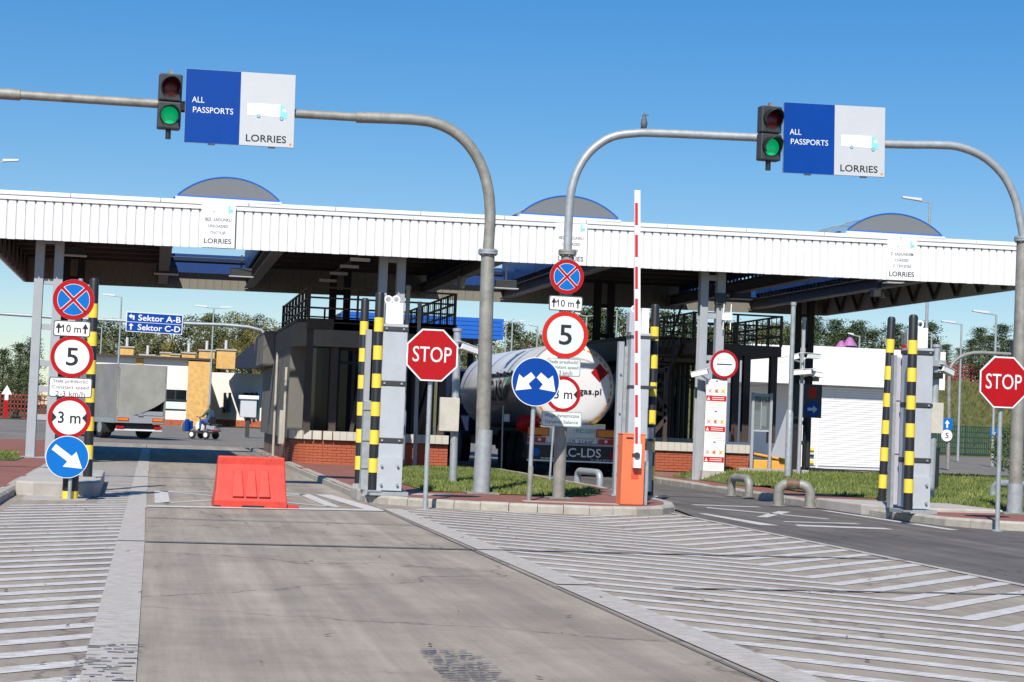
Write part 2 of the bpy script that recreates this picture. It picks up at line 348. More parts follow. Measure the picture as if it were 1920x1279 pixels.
# right border of the lane, then chevrons with their apex at x = 6.3
for y0, y1 in [(-2, 7.6), (7.6, 15.3), (15.4, 19.2), (19.3, 27.3)]:
    mark([(3.50, y0), (3.80, y0), (3.76, y1), (3.47, y1)], 'edge_line', 0.008)
for y0, y1 in [(-2, 10), (10, 19.2), (19.3, 29.6)]:
    mark([(8.30, y0), (8.41, y0), (8.41, y1), (8.30, y1)], 'edge_line', 0.008)
Y = 1.2
while Y < 27.2:
    w = 0.25
    pts = []
    yl = Y + (6.3 - 3.76); x_l = 3.76
    lim = 27.3
    if Y < lim - 0.3:
        xl = max(3.76, 6.3 - (lim - Y)); mark([(xl, Y + 6.3 - xl), (6.3, Y), (6.3, Y + w), (xl, Y + 6.3 - xl + w)], 'chevron_stripe')
        lim2 = 28.6; xr = min(8.30, 6.3 + (lim2 - Y)); mark([(6.3, Y), (xr, Y + xr - 6.3), (xr, Y + xr - 6.3 + w), (6.3, Y + w)], 'chevron_stripe')
    Y += 0.70
# stop line and crossed box by the barrier
mark([(-0.02, 25.85), (3.42, 26.55), (3.42, 27.0), (-0.02, 26.25)], 'stop_line', 0.009)
for a, b, w in [((0.2, 27.0), (0.2, 31.0), .22), ((0.2, 30.9), (2.62, 31.5), .2), ((2.62, 31.5), (2.75, 27.4), .2), ((0.2, 27.1), (2.62, 31.3), .14), ((0.2, 30.9), (2.7, 27.5), .14), ((2.95, 31.5), (3.3, 27.0), .28)]:
    d = Vector((b[0] - a[0], b[1] - a[1])).normalized(); n = Vector((-d.y, d.x)) * w / 2
    mark([(a[0] - n.x, a[1] - n.y), (b[0] - n.x, b[1] - n.y), (b[0] + n.x, b[1] + n.y), (a[0] + n.x, a[1] + n.y)], 'box_line')
# worn marks on the asphalt lane
for q in ([(9.85, 32.1), (11.1, 32.0), (11.1, 32.3), (9.85, 32.4)], [(9.75, 31.1), (11.0, 28.3), (11.05, 28.6), (9.85, 31.4)], [(9.75, 28.4), (9.95, 28.4), (11.15, 30.6), (10.95, 30.7)],
          [(9.8, 27.1), (11.05, 27.1), (11.05, 27.35), (9.8, 27.3)], [(9.6, 26.0), (11.05, 25.8), (11.05, 26.2), (9.7, 26.45)], [(9.0, 26.0), (9.3, 26.0), (9.1, 29), (8.95, 29)], [(12.1, 26.2), (12.3, 26.2), (12.2, 31.5), (12.05, 31.5)]):
    mark(q, 'lane_mark', -0.008)
# tar seams and joints, leaf litter
for q in ([(-0.02, 19.17), (3.4, 19.2), (8.3, 19.35), (8.3, 19.45), (3.4, 19.31), (-0.02, 19.28)], [(3.405, 2), (3.421, 2), (3.425, 27.2), (3.408, 27.2)], [(-0.02, 23.3), (3.4, 23.3), (3.4, 23.36), (-0.02, 23.35)], [(4.5, 15.2), (8.3, 15.35), (8.3, 15.42), (4.5, 15.27)]):
    MB().flat(q, .0105).build('tar_seam', 'ink_grey', mk)
lb = MB(); rl = random.Random(4)
for k in range(90):
    y = rl.uniform(8.5, 27); x = rl.uniform(-2, 8.3); s_ = rl.uniform(.012, .035); a = rl.uniform(0, 3.1); ca, sa = math.cos(a) * s_, math.sin(a) * s_
    lb.add([(x - ca, y - sa, .012), (x + sa * .5, y - ca * .5, .012), (x + ca, y + sa, .022), (x - sa * .5, y + ca * .5, .012)], [(0, 1, 2, 3)])
lo_ = lb.build('leaf_litter', 'bark'); lo_['kind'] = 'stuff'; lo_['label'] = 'scattered bits of dead leaves on the concrete'; lo_['category'] = 'litter'
# dark rubber scuffs in the lane: broken dashes
for cx, w, sl in ((1.76, 0.15, -.04), (-0.2, 0.15, -.04)):
    for k in range(26):
        y = 9.25 + k * 0.064; x = cx - .15 + random.uniform(-.02, .02) - sl * (y - 10)
        while x < cx + .14 - sl * (y - 10):
            L = random.uniform(.02, .11)
            if random.random() < (.9 if cx > 1 else .5): MB().flat([(x, y), (x + L, y + random.uniform(-.004, .004)), (x + L, y + random.uniform(.012, .034)), (x, y + random.uniform(.008, .03))], 0.012).build('rubber_mark', 'ink_grey', mk)
            x += L + random.uniform(.004, .03)
# ---------------------------------------------------------------- kerbs and islands
def kerb(points, name='kerbstone', step=0.75, width=0.17, h=0.13, parent=None, closed=False, m='kerb', gap=0.012):
    """points: outer (road side) polyline, island to the left-hand side of travel; each stone its own mesh"""
    P2 = [Vector(p) for p in points]
    segs = []
    for a, b in zip(P2[:-1], P2[1:]):
        L = (b - a).length; n = max(1, round(L / step))
        for k in range(n): segs.append((a + (b - a) * k / n, a + (b - a) * (k + 1) / n))
    for a, b in segs:
        d = (b - a).normalized(); nrm = Vector((-d.y, d.x)); a2 = a + d * gap / 2; b2 = b - d * gap / 2
        hh = h + random.uniform(-.006, .006); o = random.uniform(-.006, .006)
        prof = [(o, -0.03), (o, hh - 0.035), (o + 0.035, hh), (width, hh), (width, -0.03)]
        vs = [(*(p + nrm * q), z) for p in (a2, b2) for q, z in prof]
        MB().add(vs, [(0, 1, 2, 3, 4), (9, 8, 7, 6, 5)] + [(i, i + 5, (i + 1) % 5 + 5, (i + 1) % 5) for i in range(5)]).build(name, m, parent)
def arc2(cx, cy, r, a0, a1, n): return [(cx + r * math.cos(rad(a0 + (a1 - a0) * k / n)), cy + r * math.sin(rad(a0 + (a1 - a0) * k / n))) for k in range(n + 1)]
isl = struct(bpy.data.objects.new('traffic_island', None)); COL.objects.link(isl)
# centre island, counter-clockwise from far left
left_side = [(3.38, 64), (3.38, 29.8)]
nose = [(3.42, 29.2), (3.72, 28.75), (4.3, 28.25), (5.05, 27.78), (5.9, 27.5), (6.7, 27.4), (7.5, 27.55), (8.05, 28.0), (8.45, 28.7), (8.75, 29.8)]
right_side = [(9.05, 33), (9.15, 37), (9.2, 64)]
kerb([(3.38, 64), (3.38, 30.6)], step=1.0, parent=isl)
kerb([(3.38, 29.6)] + nose, step=0.36, parent=isl)
kerb([nose[-1]] + right_side, step=0.9, parent=isl)
MB().slabp([(3.40, 64), (3.40, 29.7)] + [(x * .985 + .09, y + .06) for x, y in nose] + [(8.98, 33), (9.1, 37), (9.15, 64)], -0.03, 0.125).build('paving', 'red_pavers', isl)
MB().slabp([(3.34, 30.62), (3.34, 29.7), (3.55, 29.05), (4.15, 29.5), (4.15, 31.6), (3.5, 31.9)], -0.02, 0.20).build('plinth', 'concrete', isl, bevel=0.03)
MB().slabp([(3.5, 29.9), (4.9, 29.6), (5.0, 30.1), (3.6, 30.5)], 0.1, 0.133).build('pad', 'concrete', isl)
MB().slabp([(5.9, 28.5), (7.5, 28.35), (7.5, 28.62), (5.9, 28.8)], 0.1, 0.132).build('pad', 'concrete', isl)
# right island
isr = struct(bpy.data.objects.new('traffic_island', None)); COL.objects.link(isr)
kp = [(12.55, 64), (12.52, 44.7), (12.42, 38.1), (12.32, 34.2), (12.3, 31.9)]
kerb(kp, step=1.0, parent=isr)
kerb([(12.3, 30.4), (12.42, 28.5), (12.6, 27.4), (13.1, 26.6), (13.9, 26.2), (17, 26.0), (24, 25.8)], step=0.55, parent=isr)
MB().slabp([(12.58, 64), (12.55, 44.7), (12.48, 38), (12.38, 34), (12.36, 31.9), (12.36, 30.4), (12.5, 28.6), (12.75, 27.5), (13.2, 26.75), (13.9, 26.32), (17, 26.12), (24, 25.9), (24, 64)], -0.03, 0.125).build('paving', 'red_pavers', isr)
MB().slabp([(12.24, 32.3), (12.26, 30.1), (12.6, 29.2), (14.6, 29.4), (14.6, 31.6), (12.9, 32.0)], -0.02, 0.19).build('plinth', 'concrete', isr, bevel=0.03)
# left island: red footway and a concrete nose block
isw = struct(bpy.data.objects.new('left_footway', None)); COL.objects.link(isw)
kerb([(-1.98, 20), (-1.98, 64)], step=1.0, parent=isw)
MB().slabp([(-14, 18), (-2.1, 18), (-2.1, 64), (-14, 64)], -0.03, 0.125).build('paving', 'red_pavers', isw)
MB().slabp([(-1.97, 28.2), (-1.7, 28.05), (-0.80, 28.35), (-0.74, 28.6), (-0.80, 33.7), (-1.2, 34.1), (-1.97, 33.9)], -0.02, 0.22).build('nose_block', 'concrete', isw, bevel=0.03)
MB().slabp([(-1.8, 27.0), (-0.9, 27.2), (-0.85, 28.3), (-1.8, 28.1)], -0.02, 0.012).build('pad', 'concrete', isw)
# grass patches: a soil sheet with a gentle rise plus real blades
def in_poly(x, y, poly):
    c = False
    for i in range(len(poly)):
        x0, y0 = poly[i]; x1, y1 = poly[i - 1]
        if (y0 > y) != (y1 > y) and x < (x1 - x0) * (y - y0) / (y1 - y0) + x0: c = not c
    return c
def grass(name, poly, zf, n, hb=0.07, lab='short green lawn grass'):
    b = MB(); st_ = .35; x_0 = min(p[0] for p in poly); y_0 = min(p[1] for p in poly); nx_ = int((max(p[0] for p in poly) - x_0) / st_) + 1; ny_ = int((max(p[1] for p in poly) - y_0) / st_) + 1
    for i in range(nx_):
        for j in range(ny_):
            if in_poly(x_0 + (i + .5) * st_, y_0 + (j + .5) * st_, poly):
                q = [(x_0 + (i + a) * st_, y_0 + (j + c) * st_) for a, c in ((0, 0), (1, 0), (1, 1), (0, 1))]; b.add([(x, y, zf(x, y)) for x, y in q], [(0, 1, 2, 3)])
    o = b.build(name, 'lawn'); struct(o)
    xs = [p[0] for p in poly]; ys = [p[1] for p in poly]; bl = MB(); k = 0
    while k < n:
        x = random.uniform(min(xs), max(xs)); y = random.uniform(min(ys), max(ys))
        if not in_poly(x, y, poly): continue
        k += 1; t = random.uniform(0, 6.28); h = hb * random.uniform(.4, 1.5); w = random.uniform(.012, .03); z = zf(x, y) - 0.01
        lx, ly = random.uniform(-.5, .5) * h, random.uniform(-.5, .5) * h
        bl.add([(x - w * math.cos(t), y - w * math.sin(t), z), (x + w * math.cos(t), y + w * math.sin(t), z), (x + lx, y + ly, z + h)], [(0, 1, 2)])
    me = bpy.data.meshes.new('grass_blades'); me.from_pydata(bl.v, [], bl.f); me.materials.append(MATS['grass_blade'])
    g = bpy.data.objects.new('grass_blades', me); COL.objects.link(g); g['kind'] = 'stuff'; g['label'] = lab; g['category'] = 'grass'
flatz = lambda x, y: 0.137
grass('lawn', [(4.75, 31.2), (6.3, 30.75), (7.4, 30.9), (8.4, 33.5), (8.5, 45.6), (5.5, 45.4), (4.7, 40)], flatz, 30000, lab='mown grass on the centre island behind the dividing arrow sign')
rise = lambda x, y: 0.137 + max(0, min(1, (y - 36) / 7)) * 0.19 * max(0, min(1, (x - 13.3) / .6))
grass('lawn', [(14.6, 33.0), (15.4, 29.4), (23.8, 29.0), (23.8, 36), (23.8, 43), (23.8, 50), (14.4, 45.6), (13.3, 45.4), (13.3, 43), (13.45, 40), (13.6, 37)], rise, 30000, lab='mown grass on the right island around the striped posts')
grass('lawn', [(-13, 40.5), (-2.9, 40.5), (-3.2, 47), (-13, 50)], flatz, 9000, lab='grass beside the left canopy column')
# ================================================================ CANOPY
can = thing('border_canopy', 'long white ribbed steel canopy spanning the border crossing lanes', 'canopy', (0, 42.5, 0))
can.rotation_euler = (0, -rad(0.55), 0)
CX0, CX1, CD = -4.0, 22.0, 15.0
Z0, Z1 = 5.12, 6.02
PIT = 0.205
pan = MB(); w = PIT - 0.032
pan.add([(0.0, 0.03, Z0), (0.014, 0, Z0), (w, 0, Z0), (w + .014, 0.03, Z0), (0.0, 0.03, Z1), (0.014, 0, Z1), (w, 0, Z1), (w + .014, 0.03, Z1)], [(0, 1, 5, 4), (1, 2, 6, 5), (2, 3, 7, 6)])
pan_me = pan.mesh('fascia_panel', 'fascia')
N = int((CX1 - CX0) / PIT)
for k in range(N): inst('fascia_panel', pan_me, can, (CX0 + k * PIT, random.uniform(-.002, .002), random.uniform(-.004, .004)))
MB().box(CX0, CX1, 0.032, 0.05, Z0 + .01, Z1 + .15).build('fascia_backing', 'groove', can)
MB().box(CX0 - .02, CX1 + .02, -0.03, 0.06, Z1, Z1 + 0.095).build('flashing', 'fascia', can)
k = CX0 - .03
while k < CX1:
    e = min(k + 2.02, CX1 + .03); MB().box(k + .006, e - .006, -0.05, 0.32, Z1 + 0.10, Z1 + 0.20).build('coping', 'fascia', can, bevel=.012); k += 2.02
dark_me = MB().box(0, .03, -0.012, 0.03, Z1 - .022, Z1).mesh('rib_shadow_gap', 'dark')
for k in range(N): inst('rib_gap_shade', dark_me, can, (CX0 + k * PIT + w - .012, -.004, -.001))  # dark blocks paint in the shade in each gap below the flashing
# rear and end fascias
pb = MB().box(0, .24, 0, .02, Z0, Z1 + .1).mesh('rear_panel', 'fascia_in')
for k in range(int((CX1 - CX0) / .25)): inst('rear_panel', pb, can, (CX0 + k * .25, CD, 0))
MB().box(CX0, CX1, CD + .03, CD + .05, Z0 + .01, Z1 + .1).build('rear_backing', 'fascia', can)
for x, s in ((CX0, -1), (CX1, 1)):
    e = MB().box(x - .03, x + .03, 0.06, CD, Z0, Z1 + .1).build('end_fascia', 'fascia', can)
    tr = MB()
    for j in range(10):
        y = 0.4 + j * 1.45; tr.bar((x - s * .1, y, Z0 + .06), (x - s * .1, y + .7, Z1), .07); tr.bar((x - s * .1, y + .7, Z1), (x - s * .1, y + 1.4, Z0 + .06), .07)
    tr.build('end_truss', 'beam', can)
SKY = [(1.5, 1.17), (9.65, 1.2), (18.0, 1.25)]      # skylight centre x, half width
# roof deck strips between skylights
xs = [CX0 + .03] + [v for c, hw in SKY for v in (c - hw, c + hw)] + [CX1 - .03]
for i in range(0, len(xs), 2):
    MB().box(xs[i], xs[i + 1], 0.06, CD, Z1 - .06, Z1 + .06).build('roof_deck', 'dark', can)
    for j in range(9): MB().box(xs[i], xs[i + 1], 0.9 + j * 1.6, 1.0 + j * 1.6, Z1 - .24, Z1 - .062).build('purlin', 'brown_steel', can)
for c, hw in SKY:
    for y0, y1 in ((0.06, 0.4), (CD - .5, CD - .02)):
        MB().box(c - hw, c + hw, y0, y1, Z1 - .06, Z1 + .06).build('roof_deck', 'blue_dark', can)
    for s in (-1, 1):
        x = c + s * (hw + .16)
        b = MB(); b.box(x - .14, x + .14, 0.1, CD - .05, Z0 + .10, Z0 + .13).box(x - .02, x + .02, 0.1, CD - .05, Z0 + .13, Z0 + .40).box(x - .14, x + .14, .1, CD - .05, Z0 + .40, Z0 + .43)
        b.build('main_beam', 'beam', can)
        MB().box(c + s * hw - .03, c + s * hw + .03, 0.42, CD - .52, Z1 - .34, Z1 + .30).build('skylight_kerb', 'kerb_blue', can)
        for j in range(40):                       # grille of upright slats beside the opening
            if c > 5 : MB().box(x - .012 - s * .1, x + .012 - s * .1, 0.8 + j * .34, .92 + j * .34, Z0 + .45, Z1 - .08).build('grille_slat', 'blue_dark', can)
    for j in range(4): MB().box(c - hw, c + hw, 2.2 + j * 3.4, 2.3 + j * 3.4, Z1 - .1, Z1 - .02).build('tie_beam', 'kerb_blue', can)
    for y in (CD - .9,): MB().box(c - hw - .1, c + hw + .1, y, y + .12, Z0 + .45, Z0 + .75).build('tie_beam', 'kerb_blue', can)
# skylights: one thing each
for i, (c, hw) in enumerate(SKY):
    zb = Z1 + .29
    t = thing('barrel_skylight', ('arched barrel skylight with blue rim above the lane with the red plastic barrier', 'arched barrel skylight with blue rim above the tanker lane', 'arched barrel skylight with blue rim and ribs above the loaded lorries notice')[i], 'skylight', (c, 42.5 + .02, c * math.sin(rad(.55))), group='barrel skylights on the canopy')
    rise_h = .47; R = (hw * hw + rise_h ** 2) / (2 * rise_h); a = math.asin(hw / R); n = 20
    arc = [(R * math.sin(-a + 2 * a * k / n), zb + R * math.cos(-a + 2 * a * k / n) - (R - rise_h)) for k in range(n + 1)]
    g = MB(); g.add([(x, y, z) for y in (0.05, CD - .3) for x, z in arc], [(k, k + 1, n + 2 + k, n + 1 + k) for k in range(n)]); g.build('glazing', 'sky_glazing', t, smooth=True)
    MB().plate(arc, 0.03, 0.05).build('end_glazing', 'end_glazing', t)
    for y in [0.0] + [1.6 * j for j in range(1, 10)]:
        MB().tube([(x, y + .03, z + .012) for x, z in arc], .016 if y == 0 else .012, 6).build('rib', 'blue_roof' if y == 0 else 'galv', t)
    MB().box(-hw, hw, -.02, .08, zb - .035, zb + .0).build('sill', 'blue_roof', t)
    MB().box(-hw - .05, hw + .05, -.07, .07, zb - .10, zb - .036).build('curb', 'fascia', t)
# columns
def canopy_column(x, y, lab, m='steel_light'):
    t = thing('canopy_column', lab, 'column', (x, y, 0.1), group='twin-channel canopy columns')
    for s in (-1, 1):
        b = MB(); cx = s * .22
        b.box(cx - .10, cx + .10, -.11, -.095, 0, 5.85).box(cx - .10, cx + .10, .095, .11, 0, 5.85).box(cx - s * .1 - .008, cx - s * .1 + .008, -.095, .095, 0, 5.85)
        b.build('channel', m, t)
    for z in (.9, 1.55, 2.15, 3.0, 4.05, 5.0): MB().box(-.13, .13, -.06, .06, z, z + .13).build('rung', m, t)
    MB().box(-.42, .42, -.25, .25, 0, .05).build('base_plate', 'galv', t)
    return t
for x, lab in ((-2.52, 'grey twin-channel canopy column standing behind the left stack of road signs'), (5.5, 'grey twin-channel canopy column rising behind the tall cabinet by the curved booth'), (13.55, 'grey twin-channel canopy column carrying the poster board and border control sign')):
    canopy_column(x, 43.4, lab)
for x, lab in ((5.5, 'dark rear canopy column beyond the curved booth'), (13.9, 'dark rear canopy column beyond the staircase'), (-2.52, 'rear canopy column beside the parked tarpaulin lorry'), (20.6, 'dark rear canopy column behind the camera poles')):
    canopy_column(x, 55.9, lab, 'dark')  # near-black material paints the canopy's shade onto the rear columns
# luminaires under the canopy
def luminaire(p, lab, grp='canopy lights'):
    t = thing('canopy_light', lab, 'light', p, group=grp)
    MB().box(-.3, .3, -.12, .12, 0, .22).build('housing', 'housing', t, bevel=.02); MB().box(-.34, .34, -.16, .16, -.03, -.002).build('diffuser', 'sign_grey', t)
    MB().bar((0, 0, .22), (0, 0, .6), .05).build('hanger', 'beam', t)
for u, v, Y, lab in ((137, 478, 47.5, 'boxy light hanging under the left end of the canopy'), (312, 513, 52, 'boxy light below the beam left of the first skylight'), (452, 518, 52, 'boxy light below the beam right of the first skylight'),
                     (948, 540, 50, 'boxy light hanging below the beam above the tanker'), (1388, 560, 51, 'boxy light hanging beside the poster column'), (1682, 530, 45, 'boxy light below the loaded lorries notice')):
    p = AY(u, v, Y); luminaire((p.x, p.y, p.z), lab)
tb = thing('tube_light_row', 'row of tube lights under the canopy above the curved booth', 'light', (0, 0, 0))
for k in range(4):
    p = AY(675 - k * 20, 487 + k * 13, 46 + k * 2.4); MB().box(-.25, .25, -.06, .06, -.04, .04).build('tube', 'sign_white', tb, loc=p)
MB().bar(AY(690, 478, 45) + Vector((0, 0, .12)), AY(605, 532, 54.6) + Vector((0, 0, .12)), .05).build('rail', 'beam', tb)
dm = AY(865, 530, 49); t = thing('dome_camera', 'grey dome camera hanging under the canopy between gantry pole and booth', 'camera', dm)
MB().lathe([(0, .17), (.11, .17), (.12, .05), (.12, -.05), (.08, -.15), (0.01, -.19)], 16).build('dome', 'galv', t, smooth=True); MB().bar((0, 0, .16), (0, 0, .5), .04).build('stem', 'housing', t)
pz = AY(1648, 551, 45.5); t = thing('ceiling_camera', 'dark camera cluster on a drop pole beneath the loaded lorries notice', 'camera', pz)
MB().bar((0, 0, 0), (0, 0, .42), .09).build('drop_pole', 'housing', t); MB().box(-.22, -.03, -.2, .1, -.08, .09).build('camera_body', 'housing', t); MB().box(.03, .22, -.2, .1, -.10, .07).build('camera_body', 'housing', t)
# fascia notices
def lorry_picto(par, cx, cz, w, h, y, body='sign_white', line='lilac', cab='cyan'):
    b = MB().plate([(cx - w / 2, cz - h * .32), (cx + w * .32, cz - h * .36), (cx + w * .32, cz + h * .5), (cx - w / 2, cz + h * .5)], y, y + .002).build('lorry_body', body, par)
    MB().plate([(cx - w / 2, cz - h * .02), (cx + w * .31, cz - h * .05), (cx + w * .31, cz - h * .09), (cx - w / 2, cz - h * .06)], y - .002, y - .001).build('lorry_stripe', line, par)
    MB().plate([(cx + w * .325, cz - h * .40), (cx + w * .49, cz - h * .42), (cx + w * .5, cz - h * .1), (cx + w * .46, cz + h * .2), (cx + w * .40, cz + h * .42), (cx + w * .325, cz + h * .5)], y, y + .002).build('lorry_cab', cab, par)
    MB().plate([(cx + w * .38, cz + h * .02), (cx + w * .48, cz), (cx + w * .45, cz + h * .2), (cx + w * .38, cz + h * .22)], y - .002, y - .001).build('lorry_window', 'sign_white', par)
    for x, z in ((-.22, -.36), (.36, -.46)):
        MB().disc(cx + w * x, cz + h * z, h * .12, y - .003, y - .0015, 16).build('lorry_wheel', 'ink_grey' if line != 'lilac' else 'lilac', par); MB().disc(cx + w * x, cz + h * z, h * .085, y - .005, y - .0035, 16).build('lorry_hub', cab, par)
def notice(u, v, lines, lab):
    p = AY(u, v, 42.40); t = thing('lane_notice', lab, 'notice')
    t.location = p; t.rotation_euler = (0, -rad(.55), 0)
    W, Hh = .78, 1.0
    MB().box(-W / 2, W / 2, 0, .012, -Hh / 2, Hh / 2).build('board', 'sign_white', t)
    lorry_picto(t, .02, .40, .62, .17, -.004, 'sign_white', 'lilac', 'cyan')
    for (s, cz, w, h, m) in lines: txt(t, s, 0, cz, w, h, m, -.004, bold=True)
L1 = [('BEZ  ŁADUNKU', .15, .60, .075, 'ink_grey'), ('UNLOADED', 0.0, .45, .068, 'ink_grey'), ('ПУСТОЙ', -.15, .34, .085, 'ink_grey'), ('LORRIES', -.35, .62, .115, 'ink')]
L2 = [('Z  ŁADUNKIEM', .15, .60, .075, 'ink_grey'), ('LOADED', 0.0, .36, .068, 'ink_grey'), ('С  ГРУЗОМ', -.15, .48, .075, 'ink_grey'), ('LORRIES', -.35, .66, .125, 'ink')]
notice(409, 424, L1, 'white UNLOADED LORRIES notice on the canopy above the lane blocked by the red barrier')
notice(1071, 458, L1, 'white UNLOADED LORRIES notice on the canopy partly hidden by the gantry leg')
notice(1691, 488, L2, 'white LOADED LORRIES notice on the canopy fascia')
# ================================================================ SIGNS
def layer_disc(par, cx, cz, r, y, m, name): return MB().disc(cx, cz, r, y, y + .0015).build(name, m, par)
def rot(pts, a, cx=0, cz=0):
    c, s = math.cos(a), math.sin(a); return [(cx + x * c - z * s, cz + x * s + z * c) for x, z in pts]
def round_face(par, cx, cz, d, y, kind, pale=False):
    """plate parts facing -Y; y is the front plane of the metal disc"""
    r = d / 2; W = 'sign_pale' if pale else 'sign_white'
    MB().disc(cx, cz, r, y, y + .02).build('plate', 'galv', par)
    if kind == 'nostop':
        layer_disc(par, cx, cz, r * .995, y - .002, 'sign_red', 'rim'); layer_disc(par, cx, cz, r * .775, y - .004, 'sign_white', 'liner'); layer_disc(par, cx, cz, r * .755, y - .006, 'sign_blue2', 'field')
        for k, a in enumerate((math.pi / 4, -math.pi / 4)):
            MB().plate(rot([(-r * .765, -r * .095), (r * .765, -r * .095), (r * .765, r * .095), (-r * .765, r * .095)], a, cx, cz), y - .008 - k * .0004, y - .0065).build('cross_edge', 'sign_white', par)
            MB().plate(rot([(-r * .80, -r * .068), (r * .80, -r * .068), (r * .80, r * .068), (-r * .80, r * .068)], a, cx, cz), y - .010 - k * .0004, y - .0085).build('cross_bar', 'sign_red', par)
    elif kind in ('5', '3m', 'kontrola', 'plain'):
        layer_disc(par, cx, cz, r * .995, y - .002, 'sign_redorange' if pale else 'sign_red', 'rim'); layer_disc(par, cx, cz, r * (.80 if kind != 'kontrola' else .80), y - .004, W, 'field')
        if kind == '5': txt(par, '5', cx + r * .01, cz, r * .56, r * .86, 'ink', y - .006, 'numeral')
        if kind == '3m':
            txt(par, '3 m', cx, cz, r * 1.05, r * .56, 'ink', y - .006, 'numeral')
            for s in (-1, 1): MB().plate([(cx + s * r * .80, cz + r * .24), (cx + s * r * .58, cz), (cx + s * r * .80, cz - r * .24)], y - .0075, y - .006).build('arrow_head', 'ink', par)
        if kind == 'kontrola':
            MB().box(cx - r * .54, cx + r * .54, y - .007, y - .0055, cz - r * .035, cz + r * .045).build('bar', 'ink', par)
            txt(par, 'K o n t r o l a', cx, cz + r * .36, r * .95, r * .15, 'ink_grey', y - .006); txt(par, 'g r a n i c z n a', cx, cz - r * .38, r * .92, r * .15, 'ink_grey', y - .006)
    elif kind in ('arrow', 'dual'):
        layer_disc(par, cx, cz, r * .995, y - .002, 'sign_white', 'rim'); layer_disc(par, cx, cz, r * .965, y - .004, 'sign_blue' if kind == 'dual' else 'sign_blue2', 'field')
        if kind == 'arrow':
            pp = [(-.545, .59), (-.727, .336), (.018, -.209), (-.182, -.455), (.71, -.527), (.41, .255), (.21, .045)]
            MB().plate([(cx + x * r, cz + z * r) for x, z in pp], y - .007, y - .0055).build('arrow', 'sign_white', par)
        else:
            pp = [(-.207, .379), (-.025, .172), (-.296, -.089), (-.158, -.286), (-.828, -.384), (-.70, .281), (-.517, .133)]
            for s in (-1, 1): MB().plate([(cx - s * x * r, cz + z * r) for x, z in pp], y - .007, y - .0055).build('arrow', 'sign_white', par)
def rrect(cx, cz, w, h, r, n=4):
    o = []
    for qx, qz, a in ((1, 1, 0), (-1, 1, 90), (-1, -1, 180), (1, -1, 270)):
        for k in range(n + 1):
            t = rad(a + 90 * k / n); o.append((cx + qx * (w / 2 - r) + r * math.cos(t), cz + qz * (h / 2 - r) + r * math.sin(t)))
    return o
def rect_face(par, cx, cz, w, h, y, lines, m='sign_white', rim='ink', arrows=False):
    MB().plate(rrect(cx, cz, w, h, .035), y, y + .02).build('plate', 'galv', par)
    MB().plate(rrect(cx, cz, w - .006, h - .006, .033), y - .002, y - .0005).build('border', rim, par)
    MB().plate(rrect(cx, cz, w - .03, h - .03, .025), y - .004, y - .0025).build('field', m, par)
    for s, dz, tw, th in lines: txt(par, s, cx + (0.0), cz + dz, tw, th, 'ink', y - .006)
    if arrows:
        tw, th = lines[0][2], lines[0][3]; x = cx - tw / 2 + .004; MB().plate([(x, cz + th * .5), (x - .03, cz + th * .22), (x - .03, cz + th * .05), (x, cz + th * .26)], y - .0075, y - .006).build('numeral_flag', 'ink', par)
        for s in (-1, 1):
            x = cx + s * w * .36; MB().box(x - .012, x + .012, y - .0065, y - .005, cz - h * .30, cz + h * .1).build('arrow_shaft', 'ink', par)
            MB().plate([(x - .045, cz + h * .02), (x, cz + h * .36), (x + .045, cz + h * .02)], y - .0085, y - .007).build('arrow_head', 'ink', par)
def sign_thing(u, v, Y, lab, cat='road sign', grp=None):
    p = AY(u, v, Y); return thing('road_sign', lab, cat, p, group=grp)
def clamp(par, y=0.02, w=.16): MB().box(-w / 2, w / 2, y, y + .05, -.02, .02).build('bracket', 'galv', par)
# --- left stack (post at the nose block)
pl = G(130, 937); YL = pl.y
sp = thing('sign_post', 'grey sign post rising from a black and yellow sleeve by the nose block', 'post', pl)
MB().cyl((0, .16, 0), (0.0, .16, 3.25), .035, 14).build('post', 'galv', sp, smooth=True)
MB().cyl((0, -.02, 0), (0, -.02, .9), .028, 12).build('front_post', 'galv', sp, smooth=True)
sl = MB().lathe([(.115, 0), (.115, .75)], 20, (0, .16, 0)).build('sleeve', 'black', sp, smooth=True)
for z in (.0, .42): MB().lathe([(.118, z + .01), (.118, z + .12)], 20, (0, .16, 0)).build('yellow_band', 'yellow', sp, smooth=True)
YS = YL + .08
for (u, v, kind, d, lab) in ((138, 562, 'nostop', .60, 'round blue and red no stopping sign topping the post by the nose block'), (135, 669, '5', .62, 'round 5 speed limit sign on the post by the nose block'),
                             (130, 783, '3m', .62, 'round 3 m width limit sign on the post by the nose block')):
    t = sign_thing(u, v, YS, lab, grp='signs on the post by the nose block'); round_face(t, 0, 0, d, 0, kind); clamp(t)
t = sign_thing(126, 857, YL - .08, 'round blue keep right arrow sign low on the nose block post'); round_face(t, 0, 0, .62, 0, 'arrow')
t = sign_thing(135, 616.5, YS, 'white 10 m plate with two up arrows on the nose block post'); rect_face(t, 0, 0, .53, .235, 0, [('10 m', 0, .26, .115)], arrows=True); clamp(t)
t = sign_thing(132, 726.5, YS, 'white Constant speed 2-3 km/h plate on the nose block post'); rect_face(t, 0, 0, .62, .295, 0, [('Stała prędkość', .085, .50, .072), ('Constant speed', -.005, .52, .068), ('2-3 km/h', -.095, .42, .075)]); clamp(t)
